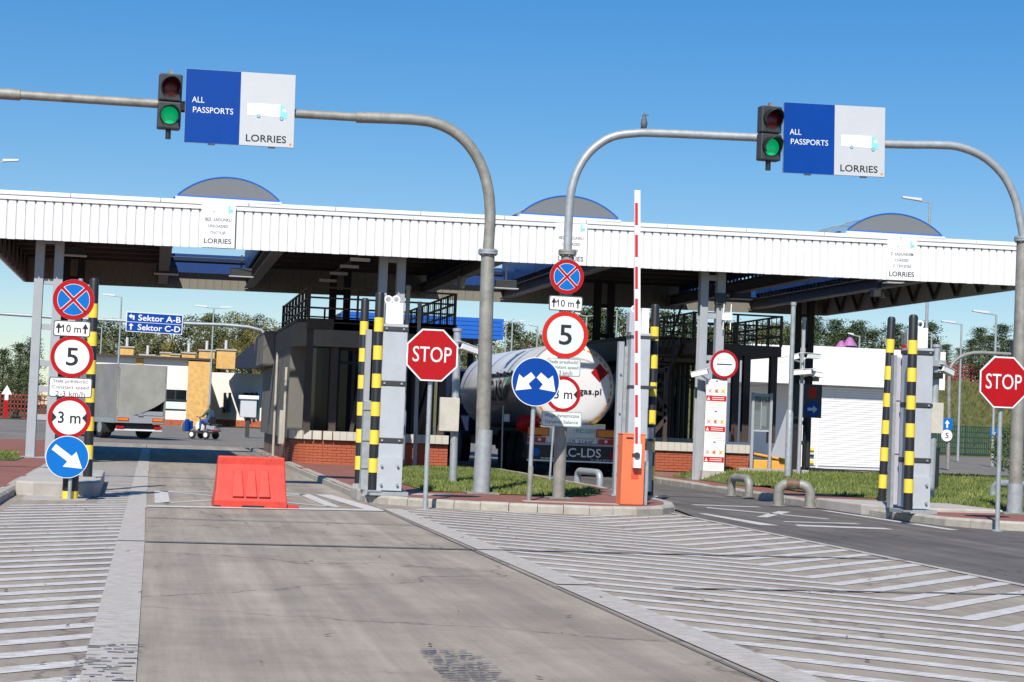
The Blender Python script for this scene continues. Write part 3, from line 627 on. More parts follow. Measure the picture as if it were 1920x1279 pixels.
# --- STOP signs
def stop_sign(ub, vb, uc, vc, lab):
    b = G(ub, vb); t = thing('stop_sign', lab, 'stop sign', b, group='red STOP signs')
    c = AY(uc, vc, b.y - .04) - b; r = .40 / math.cos(rad(22.5))
    oc = lambda k, s: [(c.x + r * s * math.cos(rad(22.5 + 45 * i)), c.z + r * s * math.sin(rad(22.5 + 45 * i))) for i in range(8)]
    MB().cyl((c.x * 1.0, .03, 0), (c.x, .03, c.z + .3), .036, 14).build('post', 'galv', t, smooth=True)
    MB().cyl((c.x, .03, -.02), (c.x, .03, .012), .09, 14).build('foot', 'galv', t)
    p = MB().plate(oc(0, 1), c.y - .015, c.y + .005).build('plate', 'galv', t)
    MB().plate(oc(0, .995), c.y - .018, c.y - .016).build('border', 'sign_white', t); MB().plate(oc(0, .94), c.y - .021, c.y - .019).build('field', 'sign_red', t)
    txt(t, 'STOP', c.x, c.z + .01, .60, .235, 'sign_white', c.y - .023, bold=False)
    MB().box(c.x - .1, c.x + .1, c.y + .006, c.y + .04, c.z - .2, c.z - .15).build('bracket', 'galv', t)
stop_sign(799, 955, 810, 666, 'red octagonal STOP sign on a thin post before the centre island')
stop_sign(1871, 995, 1881, 717, 'red octagonal STOP sign on a thin post at the right island kerb')
# --- dual arrow sign
b = G(992, 938, .13); t = thing('dividing_sign', 'round blue sign with two diverging white arrows on its own post', 'road sign', b); c = AY(1004, 716, b.y - .04) - b
MB().cyl((0, .02, 0), (c.x * .95, .02, c.z), .036, 14).build('post', 'galv', t, smooth=True); MB().cyl((0, .02, 0), (.015, .02, .55), .042, 14).build('sleeve', 'galv_old', t, smooth=True)
round_face(t, c.x, c.z, .80, c.y - .02, 'dual')
# ================================================================ GANTRIES
def smooth_path(P, n=8):
    out = []
    for i in range(len(P) - 1):
        p0 = P[max(i - 1, 0)]; p1 = P[i]; p2 = P[i + 1]; p3 = P[min(i + 2, len(P) - 1)]
        for k in range(n):
            t = k / n; out.append(0.5 * ((2 * p1) + (p2 - p0) * t + (2 * p0 - 5 * p1 + 4 * p2 - p3) * t * t + (3 * p1 - p0 - 3 * p2 + p3) * t ** 3))
    return out + [P[-1]]
def flange(par, p, r, m='galv'):
    MB().cyl((p.x, p.y, p.z - .035), (p.x, p.y, p.z + .0), r, 20).cyl((p.x, p.y, p.z + .006), (p.x, p.y, p.z + .04), r, 20).build('flange', m, par, smooth=True)
    for k in range(8):
        a = rad(45 * k); MB().cyl((p.x + r * .82 * math.cos(a), p.y + r * .82 * math.sin(a), p.z - .06), (p.x + r * .82 * math.cos(a), p.y + r * .82 * math.sin(a), p.z + .06), .014, 6).build('bolt', 'galv', par)
bL = G(902, 926, .13); Yg = bL.y
tL = thing('signal_gantry', 'grey pipe gantry reaching left from a leg on the grass centre island', 'gantry', bL)
def rel(u, v, Y, o): return AY(u, v, Y) - o
fl = rel(915, 473, Yg, bL)
MB().tube([(0, 0, 0), (fl.x * .45, 0, fl.z * .45), (fl.x, 0, fl.z)], [.125, .125, .118], 20).build('lower_leg', 'galv_old', tL, smooth=True)
MB().tube([(0, 0, .02), (0.012, 0, 1.1)], .145, 20).build('base_sleeve', 'galv', tL, smooth=True); flange(tL, fl, .17)
MB().box(-.28, .28, -.22, .22, 0, .03).build('base_plate', 'galv_old', tL)
pts = [fl] + [rel(u, v, Yg, bL) for u, v in ((919, 400), (912, 340), (893, 292), (862, 255), (820, 232), (770, 224), (668, 220))]
MB().tube(smooth_path(pts), .095, 18).build('bend', 'galv_old', tL, smooth=True)
MB().tube([rel(u, v, Yg, bL) for u, v in ((672, 220), (550, 213), (300, 195), (36, 178))], .075, 16).build('arm', 'galv_old', tL, smooth=True)
MB().tube([rel(u, v, Yg, bL) for u, v in ((38, 178), (-60, 172), (-300, 158))], .095, 16).build('arm_sleeve', 'galv_old', tL, smooth=True)
pts = [rel(u, v, Yg, bL) for u, v in ((-300, 158), (-380, 160), (-440, 185), (-470, 240), (-480, 330))]; far = rel(-500, 880, Yg, bL)
MB().tube(smooth_path(pts + [Vector((pts[-1].x - .05, 0, -.1))], 6), .095, 14).build('far_leg', 'galv', tL, smooth=True)
bC = G(1047, 935, .13); bR = G(1902, 964, .13)
tR = thing('signal_gantry', 'grey pipe gantry arch over the asphalt lane with a leg at each end', 'gantry', bC)
Yc = bC.y
fc = rel(1064, 474, Yc, bC)
MB().tube([(0, 0, 0), fc], .105, 18).build('lower_leg', 'galv_old', tR, smooth=True); flange(tR, fc, .155, 'galv_old')
MB().box(-.2, .2, -.2, .2, 0, .025).build('base_plate', 'galv_old', tR)
yy = lambda u: Yc + (bR.y - Yc) * max(0, min(1, (u - 1064) / 850))
up = [rel(u, v, yy(u), bC) for u, v in ((1064, 474), (1066, 420), (1070, 365), (1082, 322), (1107, 284), (1145, 258), (1190, 250), (1240, 250), (1420, 258), (1660, 270), (1760, 272), (1800, 276), (1845, 295), (1882, 330), (1904, 375), (1914, 420), (1919, 447))]
MB().tube(smooth_path(up), .072, 18).build('arch', 'galv', tR, smooth=True)
fr = rel(1919, 449, bR.y, bC); rb = bR - bC
MB().tube([rb, fr], .115, 18).build('lower_leg', 'galv_old', tR, smooth=True); flange(tR, fr, .16); MB().tube([rb, rb + (fr - rb) * .11], .135, 18).build('base_sleeve', 'galv', tR, smooth=True)
MB().box(rb.x - .3, rb.x + .3, rb.y - .22, rb.y + .22, rb.z, rb.z + .03).build('base_plate', 'galv_old', tR)
# signs on the centre gantry leg
YC = Yc - .16
for (u, v, kind, d, lab) in ((1063, 519, 'nostop', .585, 'round blue and red no stopping sign high on the gantry leg'), (1060, 628, '5', .79, 'large round 5 speed limit sign on the gantry leg'), (1056, 739, '3m', .60, 'round 3 m width limit sign behind the dividing arrow sign')):
    t = sign_thing(u, v, YC, lab, grp='signs on the gantry leg'); round_face(t, 0, 0, d, 0, kind, pale=(kind == '5')); clamp(t, .02, .26)
t = sign_thing(1061, 569, YC, 'white 10 m plate with two up arrows on the gantry leg'); rect_face(t, 0, 0, .575, .25, 0, [('10 m', 0, .28, .12)], arrows=True); clamp(t, .02, .26)
t = sign_thing(1057, 689, YC, 'pale Constant speed 2-3 km/h plate on the gantry leg'); rect_face(t, 0, 0, .575, .30, 0, [('Stała predkość', .085, .50, .072), ('Constant speed', -.005, .50, .068), ('2-3 km/h', -.095, .30, .075)], 'sign_pale', 'galv'); clamp(t, .02, .26)
t = sign_thing(1053, 786, YC, 'pale Dynamic balance plate on the gantry leg'); rect_face(t, 0, 0, .69, .255, 0, [('Waga dynamiczna', .05, .60, .075), ('Dynamic balance', -.055, .56, .075)], 'sign_pale', 'galv'); clamp(t, .02, .26)
# overhead passport boards
def passport_board(c4, Y, lab):
    tl, tr, br, bl = [AY(u, v, Y) for u, v in c4]
    c = (tl + tr + br + bl) / 4; t = thing('lane_board', lab, 'overhead sign', c, group='ALL PASSPORTS LORRIES overhead boards')
    a = math.atan2((tr - tl).z + (br - bl).z, (tr - tl).x + (br - bl).x); t.rotation_euler = (0, -a, 0)
    w = ((tr - tl).length + (br - bl).length) / 2; h = ((tl - bl).length + (tr - br).length) / 2
    MB().box(-w / 2, w / 2, 0, .03, -h / 2, h / 2).build('board', 'galv', t)
    MB().box(-w / 2 + .004, -.002, -.003, -.001, -h / 2 + .004, h / 2 - .004).build('blue_half', 'sign_blue', t); MB().box(0.002, w / 2 - .004, -.003, -.001, -h / 2 + .004, h / 2 - .004).build('grey_half', 'sign_grey', t)
    txt(t, 'ALL', -w / 2 + w * .117, h * .085, w * .112, h * .078, 'sign_white', -.006); txt(t, 'PASSPORTS', -w / 2 + w * .255, -h * .052, w * .365, h * .078, 'sign_white', -.006)
    txt(t, 'LORRIES', w * .245, -h * .395, w * .37, h * .098, 'ink', -.006)
    lorry_picto(t, w * .25, -h * .02, w * .365, h * .20, -.006, 'sign_white', 'sign_pale', 'cyan')
    MB().disc(w * .47, -h * .455, .022, -.006, -.004, 12).build('sticker', 'lamp_orange', t)
    for x in (-w * .25, w * .3): MB().box(x - .06, x + .06, .032, .07, -h / 2 - .02, h / 2 - .1).build('mount_rail', 'galv', t)
passport_board(((348.5, 128.5), (554, 140.5), (551, 278), (345.5, 266)), Yg - .14, 'blue and grey ALL PASSPORTS LORRIES board on the gantry over the red-barrier lane')
passport_board(((1471.5, 192), (1662, 201.5), (1656.5, 333), (1466, 323)), yy(1662) - .14, 'blue and grey ALL PASSPORTS LORRIES board on the gantry over the asphalt lane')
# traffic signals
def signal(u, v, Y, lab, yaw):
    p = AY(u, v, Y); t = thing('traffic_signal', lab, 'traffic light', p, group='two-aspect signals on the gantries'); t.rotation_euler = (0, rad(2.0) * 0, yaw)
    for k, (z, m) in enumerate(((.235, 'lens_red'), (-.235, 'lens_green'))):
        h = MB().box(-.19, .19, -.02, .18, z - .228, z + .228).build('housing', 'housing', t, bevel=.025)
        MB().lathe([(.001, -.055), (.08, -.05), (.145, -.022)], 24, (0, 0, z), 'Y').build('red_lens' if k == 0 else 'green_lens', m, t, smooth=True)
        n = 28; vs = []; fs = []
        for i in range(n + 1):
            a = rad(-35 + 250 * i / n); ln = .24 * (0.45 + .55 * max(0, math.sin(a)))
            vs += [(.165 * math.cos(a), -.02, z + .165 * math.sin(a)), (.158 * math.cos(a), -.02 - ln, z + .158 * math.sin(a) - .01)]
        fs = [(2 * i, 2 * i + 2, 2 * i + 3, 2 * i + 1) for i in range(n)]
        o = MB().add(vs, fs).build('visor', 'black', t, smooth=True); sm = o.modifiers.new('solid', 'SOLIDIFY'); sm.thickness = .008
        MB().ring(0, z, .146, .172, -.0225).build('lens_bezel', 'black', t)
    MB().box(-.03, .03, .02, .1, .465, .53).build('cap', 'galv_old', t); MB().cyl((0, .08, -.62), (0, .08, -.46), .045, 12).build('cable_gland', 'black', t)
    MB().box(.1, .40, .24, .30, -.12, -.03).build('bracket', 'housing', t)
signal(319, 190, Yg - .22, 'dark traffic light showing green beside the board over the red-barrier lane', rad(5))
signal(1446, 250, yy(1662) - .35, 'dark traffic light showing green beside the board over the asphalt lane', rad(7))
# ================================================================ STRIPED POSTS, CABINETS
def hazard_pole(ub, vb, ut, vt, lab, z0=.13, first=.0, r=.075):
    b = G(ub, vb, z0); tp = AY(ut, vt, b.y) - b; L = tp.length
    t = thing('hazard_post', lab, 'post', b, group='black and yellow striped posts')
    d = tp.normalized()
    MB().tube([(0, 0, 0), d * (L - .05), d * (L - .015), d * L], [r, r, r * .85, r * .5], 18).build('post', 'black', t, smooth=True)
    n = 6; seg = (L - .42 - .30) / (n * 2 - 1); z = .30 + first
    for k in range(n):
        a = d * (z + seg * 2 * k); c = d * (z + seg * (2 * k + 1)); MB().tube([a, c], r + .003, 18, caps=False).build('yellow_band', 'yellow', t, smooth=True)
    MB().box(-.13, .13, -.13, .13, 0, .02).build('base_plate', 'galv', t)
hazard_pole(672, 912, 685, 559, 'striped post behind the tall grey cabinet near the curved booth')
hazard_pole(698, 921, 713, 547, 'striped post directly beside the tall grey cabinet near the curved booth', .19)
hazard_pole(1217, 931, 1229, 570, 'striped post right of the orange barrier housing')
hazard_pole(1653, 946, 1672, 594, 'striped post on the far side of the lilac cabinet panel')
hazard_pole(1702, 959, 1713, 590, 'striped post in front of the lilac cabinet panel', .19)
hazard_pole(164, 896, 177, 521, 'striped post on the concrete nose block behind the stacked signs', .22)
def eye_bolt(par, x, y, z):
    MB().tube([(x + .055 * math.cos(rad(a)), y, z + .06 + .055 * math.sin(rad(a))) for a in range(-90, 271, 30)], .016, 8).build('eye_bolt', 'white_paint', par, smooth=True)
def tall_cabinet(ub, vb, lab, w=.42, h=2.68, panel=False):
    b = G(ub, vb, .19); t = thing('detector_cabinet', lab, 'cabinet', b, group='tall grey bolted cabinets'); d = .34; hw = w / 2
    zs = [0, .82, 1.74, 2.62]
    for i in range(3): MB().box(-hw, hw, 0, d, zs[i] + .035, zs[i + 1] - .035).build('shell_section', 'cab_grey', t, bevel=.012)
    for z in zs[1:]:
        MB().box(-hw - .006, hw + .006, -.015, d + .01, z - .034, z + .034).build('joint_band', 'housing', t)
        for x in (-.14, .14): MB().cyl((x, -.035, z), (x, -.012, z), .018, 8).build('bolt', 'galv', t)
    MB().box(-hw, hw, .0, d, zs[3] + .036, zs[3] + .075).build('lid', 'cab_grey', t)
    MB().box(-hw + .005, hw - .005, -.03, -.002, .02, .55).build('foot_plate', 'cab_grey', t)
    for x in (-.13, .13):
        for z in (.12, .42): MB().cyl((x, -.075, z), (x, -.03, z), .022, 8).build('bolt', 'galv', t)
    MB().box(-hw + .06, hw - .08, .06, d - .05, zs[3] + .08, zs[3] + .42).build('top_box', 'white_paint', t, bevel=.01); eye_bolt(t, .02, .15, zs[3] + .42); eye_bolt(t, -.10, .22, zs[3] + .42)
    MB().box(-hw - .1, hw + .1, -.1, d + .1, -.06, 0.0).build('base_plate', 'galv', t)
    # galvanised guide frame at its side
    x = -hw - .15 + (.33 if panel else 0)
    if panel:
        MB().box(x - .20, x + .08, .5, .62, .05, 2.55).build('lilac_panel', 'cab_lilac', t, bevel=.01); MB().box(x - .26, x - .205, .46, .6, 0, 2.58).build('guide_post', 'galv', t)
        for z in (.9, 1.8): MB().box(x - .2, x + .08, .494, .499, z, z + .015).build('panel_joint', 'housing', t)
        bx = x - .02; MB().box(bx - .06, bx + .16, .5, .62, 2.6, 2.98).build('lamp_glass', 'clear_glass', t); MB().box(bx - .07, bx + .02, .48, .6, 2.62, 2.76).build('red_lamp', 'lamp_red', t); MB().box(bx + .025, bx + .09, .48, .6, 2.62, 2.74).build('orange_lamp', 'lamp_orange', t); MB().box(bx + .095, bx + .16, .48, .6, 2.62, 2.78).build('blue_lamp', 'sign_blue2', t)
    else:
        b_ = MB(); b_.box(x - .03, x + .06, .62, .74, 0, 2.62); b_.build('guide_post', 'steel_light', t); MB().box(x - .04, x + .14, .42, .52, .0, 1.45).build('guide_channel', 'galv', t, bevel=.008)
        for z in (.35, .8, 1.3): MB().box(x - .05, x + .15, .40, .53, z, z + .03).build('channel_rib', 'galv', t)
        MB().box(x + .13, x + .16, .38, .54, 0, 1.45).build('white_edge', 'white_paint', t)
    return t
tall_cabinet(728, 922, 'tall grey bolted cabinet with white top box before the curved booth')
tall_cabinet(1720, 956, 'tall grey bolted cabinet beside the lilac panel on the right island', panel=True)
# centre cabinet next to the boom
b = G(1192, 932, .13); t = thing('detector_cabinet', 'tall grey cabinet partly hidden behind the raised barrier boom', 'cabinet', b, group='tall grey bolted cabinets')
MB().box(-.16, .20, .1, .45, 0, 2.95).build('shell', 'cab_grey', t, bevel=.012); MB().box(.04, .17, .15, .40, 2.95, 3.40).build('top_box', 'white_paint', t); MB().box(-.18, .04, .2, .42, 2.96, 3.32).build('side_box', 'cab_grey', t)
eye_bolt(t, -.08, .25, 3.32)
for z in (1.0, 1.95, 2.85): MB().box(-.17, .34, .085, .46, z, z + .05).build('joint_band', 'housing', t)
MB().box(-.36, -.26, .2, .32, 0, 2.78).build('guide_post', 'steel_light', t); MB().box(-.24, -.17, .26, .4, 0, 2.7).build('guide_channel', 'galv', t)
for z in (.4, .9, 1.5, 2.2): MB().cyl((-.31, .16, z), (-.31, .2, z), .018, 8).build('bolt', 'galv', t)
MB().box(-.42, -.16, .1, .4, 0, .03).build('base_plate', 'galv', t)
MB().box(.2, .32, .12, .4, .1, 1.25).build('side_duct', 'galv', t)
# boom barrier
b = G(1180, 946, .13); t = thing('boom_barrier', 'orange boom barrier housing with raised red and white boom', 'barrier', b)
MB().box(-.19, .19, -.16, .16, 0, 1.12).build('housing', 'orange', t, bevel=.015); MB().box(-.195, .195, -.165, .165, 1.12, 1.15).build('lid', 'orange', t, bevel=.01)
MB().box(-.13, -.02, -.168, -.161, 1.06, 1.085).build('maker_plate', 'ink', t)
for k in range(9): MB().box(-.03, .09, -.166, -.161, .42 + k * .03, .432 + k * .03).build('vent_slot', 'red_stripe', t)
MB().cyl((.02, -.30, .80), (.02, -.14, .80), .05, 14).build('hub', 'housing', t)
btop = AY(1188, 360, b.y) - b; bb = Vector((.045, -.22, .70)); bt = Vector((btop.x, -.22, btop.z)); dd = (bt - bb)
MB().bar(bb, bt, .095, .045, up=(0, 1, 0)).build('boom', 'white_paint', t)
for k in range(8):
    f = .045 + k * .118; p = bb + dd * f; q = bb + dd * (f + .082)
    if f + .082 < .99: MB().bar(p + Vector((-.018, -.026, 0)), q + Vector((-.018, -.026, 0)), .046, .006, up=(0, 1, 0)).build('red_stripe', 'red_stripe', t)
MB().box(-.02, .10, -.27, -.19, .60, .98).build('clamp', 'white_paint', t); MB().box(.2, .34, .0, .14, .88, 1.02).build('photocell', 'housing', t)
MB().box(.2, .3, .02, .2, 0, .7).build('side_box', 'galv', t)
# red plastic barrier
b = G(467, 951); t = thing('plastic_barrier', 'red plastic water-filled barrier with three grooves blocking the lane', 'barrier', b); t.rotation_euler = (0, 0, rad(3))
prof = lambda y0, w, z: None
vs = []
for z, hw, hd in ((0, .525, .24), (.10, .525, .24), (.24, .505, .20), (.62, .485, .10), (.735, .475, .095)):
    vs += [(-hw, -hd, z), (hw, -hd, z), (hw, hd, z), (-hw, hd, z)]
fs = [(3, 2, 1, 0), (16, 17, 18, 19)] + [(i * 4 + k, i * 4 + (k + 1) % 4, i * 4 + 4 + (k + 1) % 4, i * 4 + 4 + k) for i in range(4) for k in range(4)]
MB().add(vs, fs).build('body', 'red_plastic', t, bevel=.018)
def fy(z): return -(.20 + (.10 - .20) * (z - .24) / (.62 - .24))
for x in (-.19, -.0, .19):
    g = MB(); zt, zb = .55, .16; wt, wb = .05, .085
    g.add([(x - wb, fy(.24) - .06, zb), (x + wb, fy(.24) - .06, zb), (x + wt, fy(zt) - .012, zt), (x - wt, fy(zt) - .012, zt), (x - wb, fy(.24) + .05, zb), (x + wb, fy(.24) + .05, zb), (x + wt, fy(zt) + .05, zt), (x - wt, fy(zt) + .05, zt)],
          [(0, 1, 2, 3), (4, 7, 6, 5), (0, 4, 5, 1), (1, 5, 6, 2), (2, 6, 7, 3), (3, 7, 4, 0)]); g.build('groove_rib', 'red_plastic', t, bevel=.012)
MB().box(-.13, .19, -.246, -.2, 0.0, .035).build('forklift_slot', 'black', t); MB().box(-.52, -.43, -.246, -.2, 0.0, .03).build('forklift_slot', 'black', t)
MB().slabp([(.5, -.2), (.70, -.16), (.72, -.02), (.5, .1)], .0, .05).build('coupling_foot', 'red_plastic', t, bevel=.015)
# hoop guards
def hoop(u0, v0, u1, v1, h, r, lab, m='galv', rusty=False):
    a = G(u0, v0); c = G(u1, v1); t = thing('hoop_guard', lab, 'hoop guard', a, group='steel tube hoop guards'); w = c - a; R = min(.22, h * .4)
    d = w.normalized(); pts = [Vector((0, 0, -.02)), Vector((0, 0, h - R))] + [d * (R - R * math.cos(rad(x))) + Vector((0, 0, h - R + R * math.sin(rad(x)))) for x in (22, 45, 68, 90)]
    pts += [d * (w.length - R + R * math.sin(rad(x))) + Vector((0, 0, h - R + R * math.cos(rad(x)))) for x in (0, 22, 45, 68, 90)] + [w + Vector((0, 0, -.02))]
    MB().tube(pts, r, 16).build('tube', m, t, smooth=True)
    if rusty: MB().tube([d * (R * .9) + Vector((0, 0, h + .002)), d * (w.length * .5) + Vector((0, 0, h + .004)), d * (w.length - R * 1.1) + Vector((0, 0, h + .002))], r * 1.02, 16).build('rusted_top', 'rust', t, smooth=True)
    for q in (Vector((0, 0, 0)), w): MB().cyl(q, q + Vector((0, 0, .02)), r * 1.6, 14).build('foot', 'galv_old', t)
hoop(1082, 913, 1124, 918, .36, .075, 'bent grey hoop guard behind the gantry leg signs')
hoop(1371, 930, 1404, 934, .40, .085, 'dented dark hoop guard at the kerb', 'galv_old')
hoop(1459, 949, 1518, 952, .42, .095, 'thick hoop guard with a rusty top at the kerb beside the striped posts', 'galv_old', True)
hoop(1862, 945, 1960, 952, .46, .085, 'grey hoop guard behind the right STOP sign post')
# ================================================================ POLES AND CAMERAS
def cam_box(par, c, yaw, L=.42, m='white_paint', tilt=-12):
    o = MB().box(-.07, .07, -L / 2, L / 2, -.06, .06).box(-.085, .085, -L / 2 - .08, L / 2, .062, .075).build('camera', m, par, bevel=.01)
    o.location = c; o.rotation_euler = (rad(tilt), 0, yaw); MB().cyl((0, -L / 2 - .005, 0), (0, -L / 2 + .01, 0), .045, 12).build('lens', 'black', o); return o
def pole(ub, vb, ut, vt, r, lab, name='camera_pole', z0=.13, m='galv', thick=0, Y=None):
    b = G(ub, vb, z0) if Y is None else AY(ub, vb, Y)
    tp = AY(ut, vt, b.y) - b; t = thing(name, lab, 'pole', b)
    MB().tube([(0, 0, 0), tp], r, 14).build('pole', m, t, smooth=True); MB().tube([tp * .985, tp * 1.004], r * 1.25, 14).build('cap', m, t, smooth=True)
    if thick: MB().tube([(0, 0, 0), tp * thick, tp * (thick + .02)], [r * 1.45, r * 1.45, r], 14).build('lower_section', m, t, smooth=True)
    return t, b, tp
t, b, tp = pole(752, 876, 766, 537, .055, 'tall two-stage grey pole behind the left STOP sign', thick=.30)
t, b, tp = pole(777, 876, 787, 567, .05, 'slim bright pole with a camera between the STOP sign and booth', m='steel_light')
cam_box(t, AY(757, 655, b.y) - b + Vector((0, -.15, 0)), rad(35)); MB().bar(AY(757, 660, b.y) - b, tp * .7, .04).build('arm', 'white_paint', t)
t, b, tp = pole(849, 907, 858, 617, .075, 'thick grey pole carrying a beige cabinet and a white camera', m='galv')
MB().box(-.34, .04, -.17, -.05, 1.02, 1.68).build('beige_cabinet', 'coping', t, bevel=.012); MB().box(-.34, .04, -.176, -.171, 1.03, 1.67).build('cabinet_door', 'coping', t)
cam_box(t, AY(877, 654, b.y) - b + Vector((0, -.1, 0)), rad(-60), .45); MB().box(.02, .2, -.05, .05, 2.62, 2.76).build('mount', 'white_paint', t)
t, b, tp = pole(940, 878, 943, 762, .022, 'thin short pole with a small sensor beside the tanker wheels', m='galv'); MB().box(0, .16, -.05, .05, 1.25, 1.45).build('sensor', 'galv', t)
t, b, tp = pole(1030, 906, 1038, 800, .022, 'thin short rod between the dividing sign and gantry leg', m='galv')
pc = AY(1477, 893, 42.6); t, b, tp = pole(1477, 893, 1488, 568, .058, 'tall two-stage grey pole in front of the white garage', z0=.33, thick=.36)
t, b, tp = pole(1497, 890, 1508, 596, .05, 'slim bright pole carrying a cluster of white cameras', z0=.33, m='steel_light')
for u, v, yw, ti in ((1480, 672, 70, -15), (1523, 668, -60, 0), (1505, 698, 50, -5), (1525, 701, -80, -8)):
    c = AY(u, v, b.y - .2) - b; cam_box(t, c, rad(yw), .5, tilt=ti); MB().bar(c, Vector((tp.x * c.z / tp.z, 0, c.z - .08)), .035).build('arm', 'white_paint', t)
MB().box(.2, .36, -.3, -.1, AY(1530, 712, b.y).z - b.z - .05, AY(1530, 712, b.y).z - b.z + .06).build('dark_camera', 'black', t)
# dark direction board
p = AY(1517, 752, 46.5); t = thing('direction_board', 'dark board with red block and blue turn arrow before the garage', 'sign', p)
MB().box(-.42, .36, 0, .03, -.45, .45).build('board', 'housing', t); MB().box(-.02, .2, -.004, -.002, .08, .38).build('red_block', 'sign_redorange', t); MB().disc(.1, -.22, .22, -.004, -.002, 24).build('blue_disc', 'sign_blue', t)
MB().plate([(-.04, -.26), (.12, -.26), (.12, -.33), (.24, -.22), (.12, -.11), (.12, -.18), (-.04, -.18)], -.008, -.006).build('arrow', 'sign_grey', t); MB().bar((0, .03, -.45), (0, .03, -2.4), .08).build('post', 'dark', t)
# right-hand pole with cabinet behind the tall cabinet
t, b, tp = pole(1744, 935, 1757, 647, .08, 'thick grey pole behind the right tall cabinet with a cream box', z0=.13); MB().box(-.14, .16, -.18, -.08, AY(1750, 812, b.y).z - b.z, AY(1750, 755, b.y).z - b.z).build('cream_box', 'coping', t)
cam_box(t, AY(1774, 695, b.y) - b, rad(-55), .45); MB().box(-.1, .2, -.16, .0, tp.z * .86, tp.z * .9).build('mount', 'galv', t); MB().box(-.1, .12, -.2, -.02, tp.z * .78, tp.z * .82).build('dark_sensor', 'black', t)
t, b, tp = pole(1755, 925, 1758, 840, .05, 'short black post beside the right tall cabinet', m='black')
# antenna box on the poster column
p = AY(1364, 594, 43.1); t = thing('antenna_box', 'small white radio box with two stick antennas on the poster column', 'antenna', p); MB().box(-.13, .13, 0, .1, -.09, .09).build('box', 'white_paint', t, bevel=.01)
for x in (-.09, .10):
    MB().cyl((x, .05, .09), (x + .01, .05, .32), .014, 8).build('antenna', 'white_paint', t); MB().cyl((x, .05, -.32), (x, .05, -.09), .014, 8).build('antenna', 'white_paint', t)
p = AY(1352, 560, 43.2); t = thing('junction_box', 'dark junction box on the poster column under the canopy', 'box', p); MB().box(-.14, .14, 0, .12, -.14, .14).build('box', 'housing', t, bevel=.01); MB().cyl((0, .06, -.24), (0, .06, -.14), .03, 10).build('gland', 'housing', t)
# control sign and poster board on the column
t = sign_thing(1358, 683.5, 43.05, 'round red-rimmed Kontrola graniczna sign above the poster board'); round_face(t, 0, 0, .72, 0, 'kontrola')
p0 = AY(1341, 797, 43.1); Wp, Hp = .545, 2.27
t = thing('poster_board', 'tall narrow board of three stacked white and red warning posters', 'poster', p0); t.rotation_euler = (0, rad(.4), 0)
MB().box(-Wp / 2, Wp / 2, 0, .03, -Hp / 2, Hp / 2).build('board', 'coping', t); MB().box(-Wp / 2 - .03, Wp / 2 + .03, -.05, .1, -Hp / 2 - .3, -Hp / 2).build('plinth', 'concrete', t)
random.seed(11)
for k in range(3):
    zc = Hp / 2 - Hp / 6 - k * Hp / 3; ph = Hp / 3
    q = MB().box(-Wp / 2 + .01, Wp / 2 - .012, -.004, -.002, zc - ph / 2 + .004, zc + ph / 2 - .004).build('poster', 'sign_white', t)
    MB().box(-.03, .025, -.007, -.005, zc + ph * .42, zc + ph * .46).build('flag', 'sign_blue', q)
    MB().box(-Wp / 2 + .012, Wp / 2 - .014, -.007, -.005, zc - ph * .22, zc - ph * .04).build('red_band', 'sign_redorange', q)
    MB().plate([(-.24, zc - ph * .19), (-.16, zc - ph * .19), (-.20, zc - ph * .07)], -.010, -.008).build('warning_triangle', 'sign_white', q)
    for j in range(2): MB().box(-.11, .20, -.010, -.008, zc - ph * (.10 + .06 * j) - .008, zc - ph * (.10 + .06 * j) + .006).build('print_line', 'sign_white', q)
    for j in range(3): MB().box(-.12 + random.uniform(-.03, .02), .10 + random.uniform(-.02, .05), -.007, -.005, zc + ph * (.36 - .045 * j) - .004, zc + ph * (.36 - .045 * j) + .004).build('print_line', 'lilac', q)
    for j in range(5): MB().box(-.2 + random.uniform(-.03, .05), .18 + random.uniform(-.05, .04), -.007, -.005, zc - ph * (.27 + .04 * j) - .003, zc - ph * (.27 + .04 * j) + .003).build('print_line', 'sign_grey' if j % 2 else 'lamp_orange', q)
    for j, m in enumerate(('lilac', 'brick_red', 'yellow')):
        cx = -.17 + j * .17; cz = zc + ph * .11
        MB().plate([(cx + .05 * math.cos(a * 1.05) * (1 if a % 2 else .6), cz + .055 * math.sin(a * 1.05) * (1 if a % 2 else .7)) for a in range(6)], -.007, -.005).build('picture', m, q)
        for a in (.85, -.85): MB().plate(rot([(-.075, -.006), (.075, -.006), (.075, .006), (-.075, .006)], a, cx, cz), -.010, -.008).build('cross_stroke', 'lamp_orange', q)
cb = thing('wall_camera', 'white camera on a bracket left of the poster board', 'camera', AY(1312, 700, 43.0)); cam_box(cb, (0, 0, 0), rad(62), .42, tilt=-14); MB().bar((.05, 0, -.05), (.32, .12, -.2), .035).build('bracket', 'white_paint', cb)
